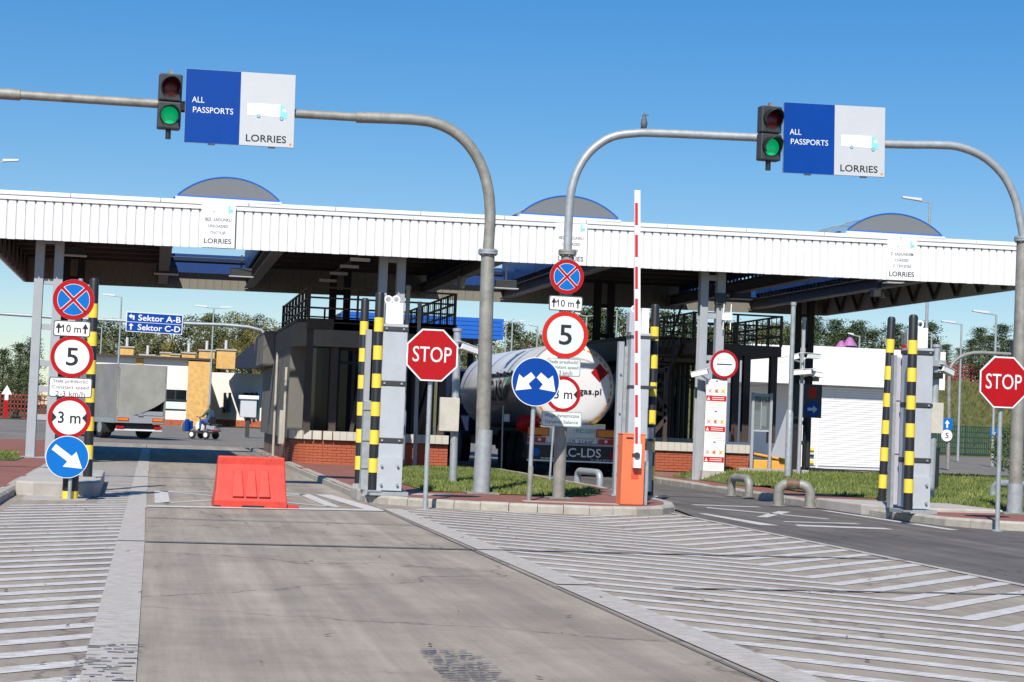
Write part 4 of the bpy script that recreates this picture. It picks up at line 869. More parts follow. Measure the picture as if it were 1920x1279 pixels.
# glazed cabinet on two legs, yellow lid box
p = AY(1427, 800, 45.5); zg = .33
t = thing('glass_cabinet', 'grey glazed cabinet on two legs beside the poster board', 'cabinet', (p.x, 45.5, zg)); h0, h1 = 1.05, 2.05
for x in (-.24, .26): MB().box(x - .035, x + .035, -.02, .05, 0, h1 + .02).build('leg', 'steel_light', t)
MB().box(-.2, .22, .02, .24, h0, h0 + .06).build('floor', 'cab_grey', t); MB().box(-.2, .22, .02, .24, h1 - .08, h1).build('roof', 'cab_grey', t); MB().box(-.2, .22, .22, .24, h0 + .06, h1 - .08).build('back', 'galv', t)
MB().box(-.2, .22, .0, .012, h0 + .06, h1 - .08).build('door_glass', 'clear_glass', t); MB().box(-.02, .0, -.006, .02, h0 + .06, h1 - .08).build('mullion', 'steel_light', t); MB().box(.03, .17, .1, .2, h0 + .15, h1 - .3).build('meter', 'cab_grey', t); MB().box(.07, .15, .09, .1, h1 - .3, h1 - .18).build('display', 'black', t)
t = thing('yellow_box', 'yellow plastic grit box with lid by the glazed cabinet', 'grit box', (AY(1432, 870, 46.4).x, 46.4, .33))
MB().slabp([(-.4, -.3), (.5, -.3), (.5, .3), (-.4, .3)], 0, .30).build('bin', 'bin_yellow', t, bevel=.03); o = MB().slabp([(-.46, -.34), (.58, -.34), (.58, .34), (-.46, .34)], 0, .07).build('lid', 'bin_yellow', t, bevel=.03); o.location = (0, 0, .36); o.rotation_euler = (0, rad(9), 0)
st = MB().box(-.7, 1.2, -.12, .12, 0, .12).build('stone_edging', 'kerb', None, bevel=.01, loc=(AY(1432, 880, 45.2).x, 45.2, .30)); tag(st, 'low grey stone edging below the glazed cabinet', 'edging')
# ================================================================ BOOTHS
brick_me = MB().box(0, .24, 0, .03, 0, .062).mesh('brick', 'brick_red')
def brick_run(par, p0, p1, z0, rows, out):
    """bricks laid along p0->p1 (2D), proud in direction out"""
    a = Vector(p0); c = Vector(p1); d = (c - a); L = d.length; d.normalize(); ang = math.atan2(d.y, d.x)
    for r in range(rows):
        x = -.125 if r % 2 else 0.0
        while x < L - .02:
            s = max(x, 0); e = min(x + .24, L)
            if e - s > .05: inst('brick', brick_me, par, (a.x + d.x * s, a.y + d.y * s, z0 + r * .072 + random.uniform(-.002, .002)), (0, 0, ang), ((e - s) / .24, random.uniform(.85, 1.15), 1))
            x += .25
cop_me = MB().box(.004, .176, -.02, .2, 0, .22).mesh('coping_tile', 'coping')
def coping_run(par, p0, p1, z):
    a = Vector(p0); c = Vector(p1); d = (c - a); L = d.length; d.normalize(); ang = math.atan2(d.y, d.x); n = max(1, round(L / .18))
    for k in range(n): inst('coping_tile', cop_me, par, (a.x + d.x * L * k / n, a.y + d.y * L * k / n, z), (0, 0, ang), (L / n / .18, 1, 1))
def booth(x0, x1, y0, y1, zg, lab, curve_left=True, mirror=False):
    t = thing('control_booth', lab, 'booth'); t.location = (0, 0, 0)
    R = .9
    if curve_left: outline = [(x0, y1)] + [(x0 + R - R * math.cos(rad(a)), y0 + R - R * math.sin(rad(a))) for a in range(0, 91, 15)] + [(x1, y0), (x1, y1)]
    else: outline = [(x0, y1), (x0, y0), (x1, y0), (x1, y1)]
    zb = zg + .62
    MB().slabp(outline, zg - .1, zb).build('base_wall', 'mortar', t)
    for a, c in zip(outline[:-1], outline[1:]):
        d = Vector((c[0] - a[0], c[1] - a[1])).normalized(); nrm = Vector((d.y, -d.x)) * .028
        if (Vector(c) - Vector(a)).length > 6:
            if a[0] == a[0] and c[0] > x1 - .01: continue
            a2 = Vector(c) - d * 5.0; brick_run(t, a2 + (-nrm if False else nrm * 0) + Vector((-d.y, d.x)) * -.028, Vector(c) + Vector((-d.y, d.x)) * -.028, zg, 8, nrm)
        else: brick_run(t, Vector(a) + Vector((d.y, -d.x)) * .028, Vector(c) + Vector((d.y, -d.x)) * .028, zg, 8, nrm)
    for a, c in zip(outline[1:-1], outline[2:]):
        if c[1] > y0 + 3: continue
        d = Vector((c[0] - a[0], c[1] - a[1])).normalized(); n = Vector((d.y, -d.x)) * .12; coping_run(t, Vector(a) + n, Vector(c) + n, zb)
    ins = .35; zt = zg + 3.0
    core = [(x + (ins if x < (x0 + x1) / 2 else -ins), y + (ins if y < y1 - 1 else 0)) for x, y in outline]
    MB().slabp(core, zb, zt).build('glazing_core', 'glass_dark', t)
    # mullions and transoms in front of the glass
    for k in range(8):
        x = x0 + R + .1 + k * (x1 - x0 - R - .2) / 7
        MB().box(x - .04, x + .04, y0 + ins - .05, y0 + ins - .002, zb, zt).build('mullion', 'dark', t)
    for z in (zb + .1, zt - .42, zt - .08): MB().box(x0 + R, x1 - .3, y0 + ins - .04, y0 + ins - .003, z, z + .07).build('transom', 'dark', t)
    big = [(x + (-.1 if x < (x0 + x1) / 2 else .1), y + (-.1 if y < y1 - 1 else 0)) for x, y in outline]
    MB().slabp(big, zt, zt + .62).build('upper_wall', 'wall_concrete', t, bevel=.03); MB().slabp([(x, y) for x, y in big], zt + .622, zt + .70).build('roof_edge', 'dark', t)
    return t, zt, zb
zg = .12
t1, zt, zb = booth(3.62, 7.5, 46.3, 60, zg, 'curved control booth with red brick base, dark glazing and concrete band')
# left flank: concrete pier wall with pipes and meter box
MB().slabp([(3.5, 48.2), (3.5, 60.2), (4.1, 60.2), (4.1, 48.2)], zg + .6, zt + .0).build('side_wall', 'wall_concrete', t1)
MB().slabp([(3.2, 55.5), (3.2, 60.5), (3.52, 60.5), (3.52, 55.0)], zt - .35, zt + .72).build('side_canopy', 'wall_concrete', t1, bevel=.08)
for y, zz in ((48.6, 2.6), (52.5, 3.1)): MB().cyl((3.44, y, .13), (3.44, y, zz), .035, 8).build('downpipe', 'coping', t1)
MB().box(3.34, 3.49, 48.9, 49.3, .55, 1.45).build('meter_box', 'coping', t1)
def platform(par, x0, x1, y0, y1, z, posts, diag=True):
    MB().box(x0, x1, y0, y1, z, z + .28).build('deck_beam', 'brown_steel', par)
    for x, y in posts:
        for s in (-1, 1): MB().box(x - .09, x + .09, y + s * .09 - .01, y + s * .09 + .01, zb + .2, z).build('post_flange', 'brown_steel', par)
        MB().box(x - .01, x + .01, y - .08, y + .08, zb + .2, z).build('post_web', 'brown_steel', par)
    def rail(p, q):
        p = Vector(p); q = Vector(q)
        for h in (.80, .53, .27): MB().bar(p + Vector((0, 0, h)), q + Vector((0, 0, h)), .045).build('rail', 'brown_steel', par)
        L = (q - p).length; n = max(1, round(L / 1.1))
        for k in range(n + 1): MB().bar(p + (q - p) * k / n, p + (q - p) * k / n + Vector((0, 0, .82)), .055).build('stanchion', 'brown_steel', par)
        return p, q, L
    def balusters(p, q):
        p = Vector(p); q = Vector(q); n = int((q - p).length / .38)
        for k in range(n): a = p + (q - p) * k / n; MB().bar(a + Vector((0, 0, .05)), a + Vector((0, 0, .78)), .018).build('baluster', 'brown_steel', par)
    z = z + .28
    rail((x0, y0 + .05, z), (x1, y0 + .05, z)); rail((x0 + .03, y0, z), (x0 + .03, y1, z)); rail((x1 - .03, y0, z), (x1 - .03, y1, z)); rail((x0, y1, z), (x1, y1, z))
    balusters((x0 + .03, y0, z), (x0 + .03, y1, z)); balusters((x1 - .03, y0, z), (x1 - .03, y1, z))
pf = thing('steel_platform', 'brown steel roof platform with railings on the curved booth', 'platform'); platform(pf, 3.75, 7.55, 46.2, 55.5, zt + .42, [(3.85, 46.45), (4.5, 46.45), (7.3, 46.45)])
for a, c in (((5.0, 46.4, zb + .22), (5.35, 46.4, zt + .4)), ((6.7, 46.45, zb + .22), (7.3, 46.45, zt + .4))): MB().bar(a, c, .1).build('brace', 'brown_steel', pf)
zg2 = .26
t2, zt2, zb2 = booth(13.25, 15.35, 49.6, 60, zg2, 'dark control booth with concrete band behind the poster board and stair', curve_left=True)
zb = zb2
pf2 = thing('steel_platform', 'dark steel platform with railings and stair beside the poster board', 'platform'); platform(pf2, 13.9, 16.35, 46.0, 51, zt2 + .12, [(15.15, 46.2), (15.45, 46.2), (16.2, 46.2), (16.2, 50.5)])
for k in range(14): MB().box(12.9, 13.8, 50.6 - k * .28, 50.85 - k * .28, .5 + k * .235, .54 + k * .235).build('stair_tread', 'brown_steel', pf2)
for x in (12.88, 13.82): MB().bar((x, 51.0, .35), (x, 46.9, 3.75), .05, .22).build('stringer', 'brown_steel', pf2); MB().bar((x, 51.0, 1.3), (x, 46.9, 4.7), .045).build('handrail', 'brown_steel', pf2)
# braced frame under the platform, left of the posters
for a, c in (((12.55 + .1, 46, .9), (12.65, 46, 3.0)), ((13.2, 46, .9), (13.2, 46, 3.0)), ((12.65, 46, 2.6), (13.2, 46, 1.9)), ((12.65, 46, .95), (13.2, 46, 1.6)), ((12.65, 46, 1.75), (13.2, 46, 1.75)), ((12.65, 46, 2.9), (13.2, 46, 2.9))): MB().bar(a, c, .1).build('brace_frame', 'brown_steel', pf2)
lw = thing('low_wall', 'low red brick wall with pale coping left of the poster board', 'wall'); brick_run(lw, (12.95, 45.9), (15.5, 45.9), .26, 7, Vector((0, -1, 0))); MB().box(12.95, 15.5, 45.93, 47.2, .1, .78).build('core', 'mortar', lw); coping_run(lw, (12.9, 45.85), (15.55, 45.85), .79)
ld = thing('step_ladder', 'small aluminium step ladder beside the left booth wall', 'ladder', G(806, 868, .13)); 
for a, c in (((-.2, 0, 0), (-.05, .1, 1.0)), ((.2, 0, 0), (.05, .1, 1.0)), ((-.2, .5, 0), (-.05, .15, 1.0)), ((.2, .5, 0), (.05, .15, 1.0))): MB().bar(a, c, .04).build('rail', 'alu', ld)
for k in range(4): MB().bar((-.17 + k * .035, .02 * k, .2 + .2 * k), (.17 - k * .035, .02 * k, .2 + .2 * k), .05, .03).build('step', 'alu', ld)
# ================================================================ TANKER
TX, TY = 11.12, 47.7
tk = thing('gas_tanker', 'white gas tanker semitrailer seen from behind with orange dashed ring', 'tanker', (TX, TY, 0)); tr = 1.22; tzc = 2.38
prof = [(.02, 0.0), (.6, .02), (.95, .07), (1.10, .15), (1.19, .30), (tr, .50), (tr, 3), (tr, 6), (tr, 9), (tr, 11.3), (1.05, 11.8), (.6, 12.0), (.02, 12.05)]
MB().lathe(prof, 64, (0, 0, tzc), 'Y').build('tank', 'tank', tk, smooth=True)
def rear_y(r):      # rear dome depth at radius r
    for (r0, y0), (r1, y1) in zip(prof[:-1], prof[1:]):
        if r0 <= r <= r1: return y0 + (y1 - y0) * (r - r0) / (r1 - r0)
    return .55
MB().lathe([(tr + .006, .60), (tr + .012, .62), (tr + .012, .66), (tr + .006, .68)], 64, (0, 0, tzc), 'Y').build('rear_seam', 'black', tk, smooth=True)
for y in (1.3, 2.0, 2.7, 3.6, 4.6, 5.8): MB().lathe([(tr + .001, y), (tr + .004, y + .01), (tr + .001, y + .02)], 48, (0, 0, tzc), 'Y').build('hoop_seam', 'galv', tk, smooth=True)
for k in range(34):     # dashed contour tape on the rear dome
    a0 = 2 * math.pi * k / 34; a1 = a0 + 2 * math.pi / 34 * .68; vs = []
    for j in range(4):
        a = a0 + (a1 - a0) * j / 3
        for r in (1.035, 1.085): vs.append((r * math.cos(a), rear_y(r) - .008, tzc + r * math.sin(a)))
    MB().add(vs, [(2 * j, 2 * j + 1, 2 * j + 3, 2 * j + 2) for j in range(3)]).build('contour_tape', 'lamp_orange', tk)
dz = Vector((.72, 0, tzc + .42)); yD = -.0
def dome_patch(poly, name, m, off=.012):
    """flat print following the dome: subdivided fan"""
    vs = [(x, rear_y(math.hypot(x, z - tzc)) - off, z) for x, z in poly]; c = (sum(p[0] for p in poly) / len(poly), sum(p[1] for p in poly) / len(poly))
    vs.append((c[0], rear_y(math.hypot(c[0], c[1] - tzc)) - off, c[1])); n = len(poly); return MB().add(vs, [(i, (i + 1) % n, n) for i in range(n)]).build(name, m, tk)
s = .25; c0 = (.70, tzc + .42)
dome_patch([(c0[0] + s * q[0], c0[1] + s * q[1]) for q in ((0, 1), (.5, .5), (1, 0), (.5, -.5), (0, -1), (-.5, -.5), (-1, 0), (-.5, .5))], 'hazard_diamond', 'sign_red', .02)
dome_patch([(c0[0] + .05 * q[0], c0[1] + .09 + .08 * q[1]) for q in ((-.6, -1), (.6, -1), (1, -.2), (.3, 0), (.1, 1), (-.3, .2), (-1, 0))], 'flame_mark', 'ink', .03)
me = text_mesh('-gas.pl', 'ink', .72, .22, .40, tzc - .12, 0)
for v in me.vertices: v.co.y = rear_y(min(1.2, math.hypot(v.co.x, v.co.z - tzc))) - .02
inst('lettering', me, tk)
def side_print(me):       # wrap (x along length, z up) onto the left flank
    for v in me.vertices:
        y, z = v.co.x, v.co.z; a = (z - tzc) / tr; v.co = Vector((-(tr + .02) * math.cos(a), y, tzc + (tr + .02) * math.sin(a)))
    me.update(); return me
me = text_mesh('GAS', 'ink', 2.0, .62, 0, tzc - .10, 0)
for v in me.vertices: v.co.x = 5.0 - v.co.x      # reads from the left side: front of letters towards the rear
inst('lettering', side_print(me), tk)
for m, off, w in (('purple', .0, .16), ('green_wave', .10, .24), ('yellow', -.14, .06)):
    if m == 'green_wave': mat('green_wave', (.05, .30, .05), .4)
    vs = []; n = 14
    for k in range(n + 1):
        x = 3.9 - 2.4 * k / n; z = tzc - .18 + off + .42 * math.sin((k / n - .25) * 2.6)
        vs += [(x, 0, z), (x, 0, z + w * math.sin(math.pi * min(1, .15 + k / n * .8)))]
    me = MB().add(vs, [(2 * k, 2 * k + 1, 2 * k + 3, 2 * k + 2) for k in range(n)]).mesh('wave_mark', m); inst('wave_mark', side_print(me), tk)
MB().box(-.55, .55, .6, 11.2, .95, 1.2).build('chassis', 'dark', tk)
MB().box(-1.22, 1.22, .05, .17, .88, 1.02).build('rear_beam', 'alu', tk); MB().box(-.85, .9, -.02, .045, 1.02, 1.38).build('tread_plate', 'alu', tk)
MB().box(-1.24, 1.24, -.02, .08, .38, .80).build('mudflap_panel', 'black', tk); MB().box(-1.24, 1.24, -.03, .06, .805, .875).build('light_bar', 'steel_light', tk); MB().box(-1.24, 1.24, -.026, -.0205, .36, .40).build('white_strip', 'sign_white', tk)
for s in (-1, 1):
    MB().box(s * .95 - .30, s * .95 + .30, -.05, -.032, 1.04, 1.27).build('marker_plate', 'sign_redorange', tk); MB().box(s * .95 - .275, s * .95 + .275, -.056, -.0505, 1.065, 1.245).build('marker_yellow', 'lamp_orange', tk)
    MB().box(s * .98 - .24, s * .98 + .24, -.06, -.03, .86, 1.0).build('tail_light', 'lamp_red', tk); MB().disc(s * .82 + .1 * s, .94, .04, -.066, -.061, 14).build('reverse_lamp', 'sign_white', tk)
    for z in (1.28, 1.36): MB().box(s * .75 - .15, s * .75 + .15, -.01, .3, z, z + .05).build('wheel_chock', 'yellow', tk)
MB().box(-.05, .65, -.030, -.025, .86, .98).build('number_plate', 'sign_white', tk); txt(tk, 'R 2164P', .3, .92, .6, .085, 'ink', -.034)
MB().box(.05, .68, -.027, -.022, 1.12, 1.30).build('logo_plate', 'sign_pale', tk); txt(tk, 'RC LDS', .36, 1.21, .52, .10, 'green_wave', -.03)
txt(tk, 'RC-LDS', .25, .62, 1.1, .24, 'sign_white', -.024); [MB().box(-.85 + k * .1, -.78 + k * .1 + random.uniform(0, .02), -.025, -.022, .432, .455).build('print_line', 'sign_white', tk) for k in range(6)]; txt(tk, 'Tel. +48 41 347 01 11', .82, .44, .62, .045, 'sign_white', -.024)
MB().disc(-1.0, .60, .11, -.026, -.021, 24).build('blue_sticker', 'sign_blue2', tk); MB().disc(1.13, .58, .09, -.026, -.021, 24).build('red_sticker', 'sign_red', tk)
MB().lathe([(.02, -.18), (.2, -.16), (.22, 0), (.22, .35), (.1, .45)], 20, (-1.28, .45, 1.35), 'X').build('red_locker', 'sign_red', tk, smooth=True)
for k in range(3):
    y = 1.15 + k * 1.31
    for s in (-1, 1):
        w = thing('wheel', '', '', (s * 1.06, y, .52)); w.parent = tk; del w['label']; del w['category']
        MB().lathe([(.30, -.17), (.47, -.165), (.515, -.12), (.52, 0), (.515, .12), (.47, .165), (.30, .17)], 32, (0, 0, 0), 'X').build('tyre', 'rubber', w, smooth=True)
        MB().lathe([(.05, s * -.02), (.12, s * .12), (.16, s * .05), (.27, s * .04), (.31, s * .155), (.29, s * .16), (.28, s * .0)], 24, (0, 0, 0), 'X').build('rim', 'alu', w, smooth=True)
        MB().tube([(-.19 + s * .0, .62 * math.cos(rad(a)), .62 * math.sin(rad(a))) for a in range(10, 171, 20)], .03, 6).build('mudguard_rim', 'dark', w)
        g = MB(); n = 10; vs = []
        for i in range(n + 1):
            a = rad(5 + 170 * i / n); vs += [(-.2, .61 * math.cos(a), .61 * math.sin(a)), (.2, .61 * math.cos(a), .61 * math.sin(a))]
        g.add(vs, [(2 * i, 2 * i + 1, 2 * i + 3, 2 * i + 2) for i in range(n)]).build('mudguard', 'black', w, smooth=True)
MB().box(-1.24, -1.2, .1, .62, .42, 1.15).build('side_flap', 'black', tk)
for k in range(4): MB().bar((-1.17, 2.2 + k * 1.1, tzc + .35), (-1.32, 2.2 + k * 1.1, tzc + .42), .05).build('ladder_bracket', 'black', tk)
MB().bar((-1.2, 1.9, tzc + .38), (-1.2, 6.5, tzc + .38), .04).build('hose_rail', 'black', tk)
tc = thing('lorry_tractor', 'dark tractor unit coupled ahead of the gas tanker', 'lorry', (TX, TY + 11.0, 0))
MB().box(-1.2, 1.2, 1.9, 4.0, .9, 3.1).build('cab', 'blue_dark', tc, bevel=.1); MB().box(-.5, .5, -.8, 4.0, .6, .9).build('chassis', 'dark', tc)
for y in (0.2, 3.4):
    for s in (-1, 1): MB().lathe([(.3, -.17), (.5, -.15), (.52, 0), (.5, .15), (.3, .17)], 28, (s * 1.05, y, .52), 'X').build('wheel', 'rubber', tc, smooth=True)
for s in (-1, 1): MB().box(s * 1.38 - .1, s * 1.38 + .1, 3.4, 3.5, 1.9, 2.5).build('mirror', 'black', tc)
# ================================================================ BACKGROUND VEHICLES, MAN
lp = G(262, 823); ly = rad(24)
lo = thing('tarpaulin_lorry', 'grey lorry with sagging tarpaulin body driving away left', 'lorry', lp, rotz=ly)
def drape(nx, nz, f):
    vs = [f(i / nx, j / nz) for j in range(nz + 1) for i in range(nx + 1)]
    return MB().add(vs, [(j * (nx + 1) + i, j * (nx + 1) + i + 1, (j + 1) * (nx + 1) + i + 1, (j + 1) * (nx + 1) + i) for j in range(nz) for i in range(nx)])
def rear_f(a, c):       # rear tarpaulin: bottom edge rises to the right, soft folds
    zb_ = .98 + .72 * max(0, (a - .25) / .75) ** 1.7; z = zb_ + (3.18 - zb_) * c; x = -1.12 + 2.24 * a
    y = .08 - .05 * math.sin(a * 7 + c * 3) * (1 - c) - .07 * math.exp(-((a - .3 - .5 * (1 - c)) ** 2) / .02) * (1 - c); return (x, y, z)
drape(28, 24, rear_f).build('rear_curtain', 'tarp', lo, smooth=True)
MB().box(-1.12, 1.12, .12, 6.2, 3.16, 3.2).build('roof_sheet', 'tarp_side', lo); MB().box(-1.08, 1.08, .5, .55, .9, 3.15).build('interior_shade', 'dark', lo)  # dark sheet stands in for the shade inside the body, behind the raised curtain
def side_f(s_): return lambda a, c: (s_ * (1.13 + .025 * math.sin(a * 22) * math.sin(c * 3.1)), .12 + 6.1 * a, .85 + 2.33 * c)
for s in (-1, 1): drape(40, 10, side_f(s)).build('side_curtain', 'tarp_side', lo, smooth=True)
for k in range(16): MB().box(-1.16, -1.145, .2 + k * .38, .24 + k * .38, .80, 1.0).build('tension_strap', 'galv', lo)
for k in range(20): MB().cyl((-1.06, .07, 1.05 + k * .105), (-1.06, .03, 1.05 + k * .105), .018, 6).build('eyelet', 'galv', lo)
for s in (-1, 1): MB().box(s * 1.13 - .035, s * 1.13 + .035, .06, .13, .66, 3.2).build('corner_post', 'tarp_side', lo)
MB().box(-1.1, 1.1, 6.15, 6.2, .85, 3.2).build('front_wall', 'tarp_side', lo); MB().box(-1.15, 1.15, .08, 6.2, .66, .85).build('bed', 'galv', lo); MB().box(-1.09, 1.09, .02, .07, .68, 1.0).build('tailboard', 'steel_light', lo); MB().box(.0, 1.08, .14, .18, 1.02, 1.2).build('inner_board', 'steel_light', lo)
MB().box(-.12, .1, -.02, .02, .98, 1.1).build('latch', 'galv', lo)
for s in (-1, 1): MB().box(s * .80 - .26, s * .80 + .26, .0, .018, .76, .90).build('marker_rim', 'sign_redorange', lo); MB().box(s * .80 - .23, s * .80 + .23, -.004, -.001, .785, .875).build('marker_plate', 'lamp_orange', lo); MB().box(s * .88 - .17, s * .88 + .17, .1, .2, .44, .54).build('tail_light', 'lamp_red', lo)
MB().box(-1.08, 1.08, .14, .2, .34, .41).build('bumper', 'sign_white', lo); MB().box(-1.0, 1.0, .2, .24, .42, .62).build('rear_crossmember', 'housing', lo); MB().box(-.4, .4, .5, 7, .5, .66).build('chassis', 'dark', lo); MB().box(-1.1, -.7, 1.2, 1.25, .25, .7).build('mudflap', 'rubber', lo); MB().box(.7, 1.1, 1.2, 1.25, .25, .7).build('mudflap', 'rubber', lo); MB().box(-.9, .9, 2.8, 5, .3, .6).build('underbody_box', 'dark', lo)
for y in (1.75, 7.2):
    for s in (-1, 1):
        w_ = thing('wheel', '', '', (s * .92, y, .45)); w_.parent = lo; del w_['label']; del w_['category']
        MB().lathe([(.2, -.22), (.42, -.21), (.45, -.1), (.45, .1), (.42, .21), (.2, .22)], 24, (0, 0, 0), 'X').build('tyre', 'rubber', w_, smooth=True); MB().lathe([(.03, s * .14), (.1, s * .2), (.2, s * .16), (.25, s * .225)], 18, (0, 0, 0), 'X').build('rim', 'galv', w_, smooth=True)
MB().box(-1.05, 1.05, 6.4, 8.2, .6, 2.6).build('cab', 'white_paint', lo, bevel=.12)
mp = G(384, 823); MR = rad(-38); mc = thing('line_marking_machine', 'small ride-on road marking machine with white wheel hubs', 'machine', mp, rotz=MR)
MB().box(-.75, .55, -.22, .22, .26, .34).build('frame', 'housing', mc); MB().box(.22, .68, -.26, .26, .40, .62).build('engine', 'alu', mc, bevel=.03); MB().box(.40, .78, -.12, .30, .56, .72).build('air_filter', 'dark', mc, bevel=.02); MB().box(.62, .70, -.3, .3, .36, .42).build('tail_light_bar', 'lamp_red', mc)
MB().cyl((.3, -.3, .5), (.7, -.3, .46), .05, 10).build('exhaust', 'alu', mc)
MB().lathe([(.05, .36), (.22, .40), (.25, .60), (.18, .78), (.06, .82)], 16, (-.28, 0, 0)).build('paint_tank', 'white_paint', mc, smooth=True)
MB().box(-1.0, -.82, -.3, -.1, .32, .9).build('spray_cylinder', 'sign_blue', mc, bevel=.05); MB().box(-1.02, -.84, .02, .2, .30, .82).build('spray_cylinder', 'sign_blue', mc, bevel=.05); MB().lathe([(.02, -.02), (.24, -.02), (.26, 0), (.24, .02), (.02, .02)], 18, (-1.12, -.1, .55), 'X').build('hose_reel', 'galv', mc); MB().bar((-.9, 0, .3), (-.55, 0, .5), .06).build('boom_arm', 'galv', mc)
for x, y in ((-.48, -.34), (-.48, .34), (.34, -.36), (.34, .36)):
    MB().lathe([(.04, -.07), (.16, -.07), (.195, -.03), (.195, .03), (.16, .07), (.04, .07)], 18, (x, y, .195), 'Y').build('wheel', 'rubber', mc, smooth=True); sg_ = -1 if y < 0 else 1; MB().cyl((x, y + sg_ * .07, .195), (x, y + sg_ * .078, .195), .11, 14).build('hub', 'white_paint', mc)
MB().bar((-.1, 0, .4), (-.36, 0, 1.02), .04).build('steering_column', 'dark', mc); MB().bar((-.38, -.2, 1.02), (-.38, .2, 1.02), .035).build('handlebar', 'dark', mc); MB().box(.02, .42, -.22, .22, .66, .74).build('seat', 'black', mc, bevel=.03); MB().box(.36, .44, -.22, .22, .70, 1.06).build('backrest', 'black', mc, bevel=.03)
def rider():
    V = [(.22, 0, .88), (.25, 0, 1.08), (.22, 0, 1.30), (.18, 0, 1.42), (.16, 0, 1.52), (.14, 0, 1.62),
         (.2, .19, 1.28), (.08, .30, 1.08), (-.16, .22, 1.02), (-.28, .18, 1.03), (.2, -.19, 1.28), (.08, -.30, 1.08), (-.16, -.22, 1.02), (-.28, -.18, 1.03),
         (.18, .11, .84), (-.16, .18, .86), (-.16, .19, .46), (-.30, .19, .40), (.18, -.11, .84), (-.16, -.18, .86), (-.16, -.19, .46), (-.30, -.19, .40)]
    Ee = [(0, 1), (1, 2), (2, 3), (3, 4), (4, 5), (2, 6), (6, 7), (7, 8), (8, 9), (2, 10), (10, 11), (11, 12), (12, 13), (0, 14), (14, 15), (15, 16), (16, 17), (0, 18), (18, 19), (19, 20), (20, 21)]
    Rr = [.155, .145, .155, .055, .095, .085, .075, .055, .04, .045, .075, .055, .04, .045, .10, .08, .055, .05, .10, .08, .055, .05]
    me = bpy.data.meshes.new('body'); me.from_pydata(V, Ee, []); o = bpy.data.objects.new('tmp_body', me); COL.objects.link(o)
    bm = bmesh.new(); bm.from_mesh(me); lay = bm.verts.layers.skin.verify()
    for i, vv in enumerate(bm.verts): vv[lay].radius = (Rr[i], Rr[i]); vv[lay].use_root = (i == 0)
    bm.to_mesh(me); bm.free(); o.modifiers.new('skin', 'SKIN'); sb = o.modifiers.new('sub', 'SUBSURF'); sb.levels = 2
    dg = bpy.context.evaluated_depsgraph_get(); dg.update(); m2 = bpy.data.meshes.new_from_object(o.evaluated_get(dg)); bpy.data.objects.remove(o)
    m2.materials.clear()
    for k in ('cloth_green', 'cloth_blue', 'skin', 'bark', 'black'): m2.materials.append(MATS[k])
    for p in m2.polygons:
        c = p.center; i = 0
        if c.z < .47 and c.x < -.1: i = 4
        elif c.z < .99 and not (c.x < -.02 and abs(c.y) > .1 and c.z > .94): i = 1
        elif c.z > 1.42: i = 3 if (c.z > 1.585 or c.x > .2) else 2
        elif c.x < .03 and abs(c.y) > .12: i = 2
        p.material_index = i
    m2.shade_smooth(); q = bpy.data.objects.new('person', m2); COL.objects.link(q); return q
pr = rider(); pr.location = mp; pr.rotation_euler = (0, 0, MR); tag(pr, 'person in green shirt and blue bib overalls riding the marking machine', 'person')
for y in (-.08, .08): MB().bar((.385, y * 1.0, 1.0), (.30, y * 1.3, 1.36), .045, .012).build('overall_strap', 'cloth_blue', pr)
# box on a post by the distant building
bp_ = G(463, 820); t = thing('card_terminal', 'white box terminal with overhanging lid on a dark post', 'terminal', bp_); MB().bar((0, 0, 0), (0, 0, 1.1), .22).build('post', 'housing', t); MB().box(-.42, .42, -.3, .3, 1.05, 2.0).build('box', 'sign_grey', t, bevel=.03); MB().box(-.52, .52, -.4, .4, 2.0, 2.2).build('lid', 'white_paint', t, bevel=.03)
# ================================================================ BUILDINGS BEYOND
bl = DP(180, 798, 150); D = 150
def bpix(u, v): return DP(u, v, D)
wb = thing('service_building', 'white service building with yellow brick bays and chimneys behind the lorry', 'building', (0, 0, 0))
yb = bpix(330, 797).y
xa, xb_, xc = AY(178, 797, yb).x, AY(348, 797, yb).x, AY(392, 797, yb).x
ztop = AY(260, 671, yb).z; z8 = 0
MB().box(xa - 2, xb_, yb, yb + 17, -.1, ztop).build('wall', 'plaster', wb); MB().box(xb_, xc, yb - .4, yb + 17, -.1, ztop - .1).build('brick_bay', 'brick_yellow', wb)
MB().box(AY(254, 700, yb).x, AY(268, 700, yb).x, yb - .06, yb, 0, ztop).build('brick_bay', 'brick_yellow', wb); MB().box(xa - 2, xb_, yb - .1, yb - .02, -.1, .42).build('plinth', 'brick_red', wb)
MB().box(xa - 2.2, xc + .2, yb - .5, yb + 12.2, ztop, ztop + .18).build('roof_edge', 'brown_steel', wb)
w0, w1 = AY(309, 730, yb), AY(348, 770, yb)
win = MB().box(w0.x, w1.x, yb - .05, yb - .004, w1.z, w0.z).build('window', 'glass_dark', wb); MB().box(w0.x - .05, w1.x + .05, yb - .08, yb - .052, w0.z - .9, w0.z - .8).build('transom', 'dark', win); MB().box((w0.x + w1.x) / 2 - .05, (w0.x + w1.x) / 2 + .05, yb - .08, yb - .053, w0.z - .8, w0.z).build('mullion', 'dark', win); MB().box(w0.x, w1.x, yb - .07, yb - .055, w1.z + .1, w0.z - 1.0).build('blind', 'sign_pale', win)
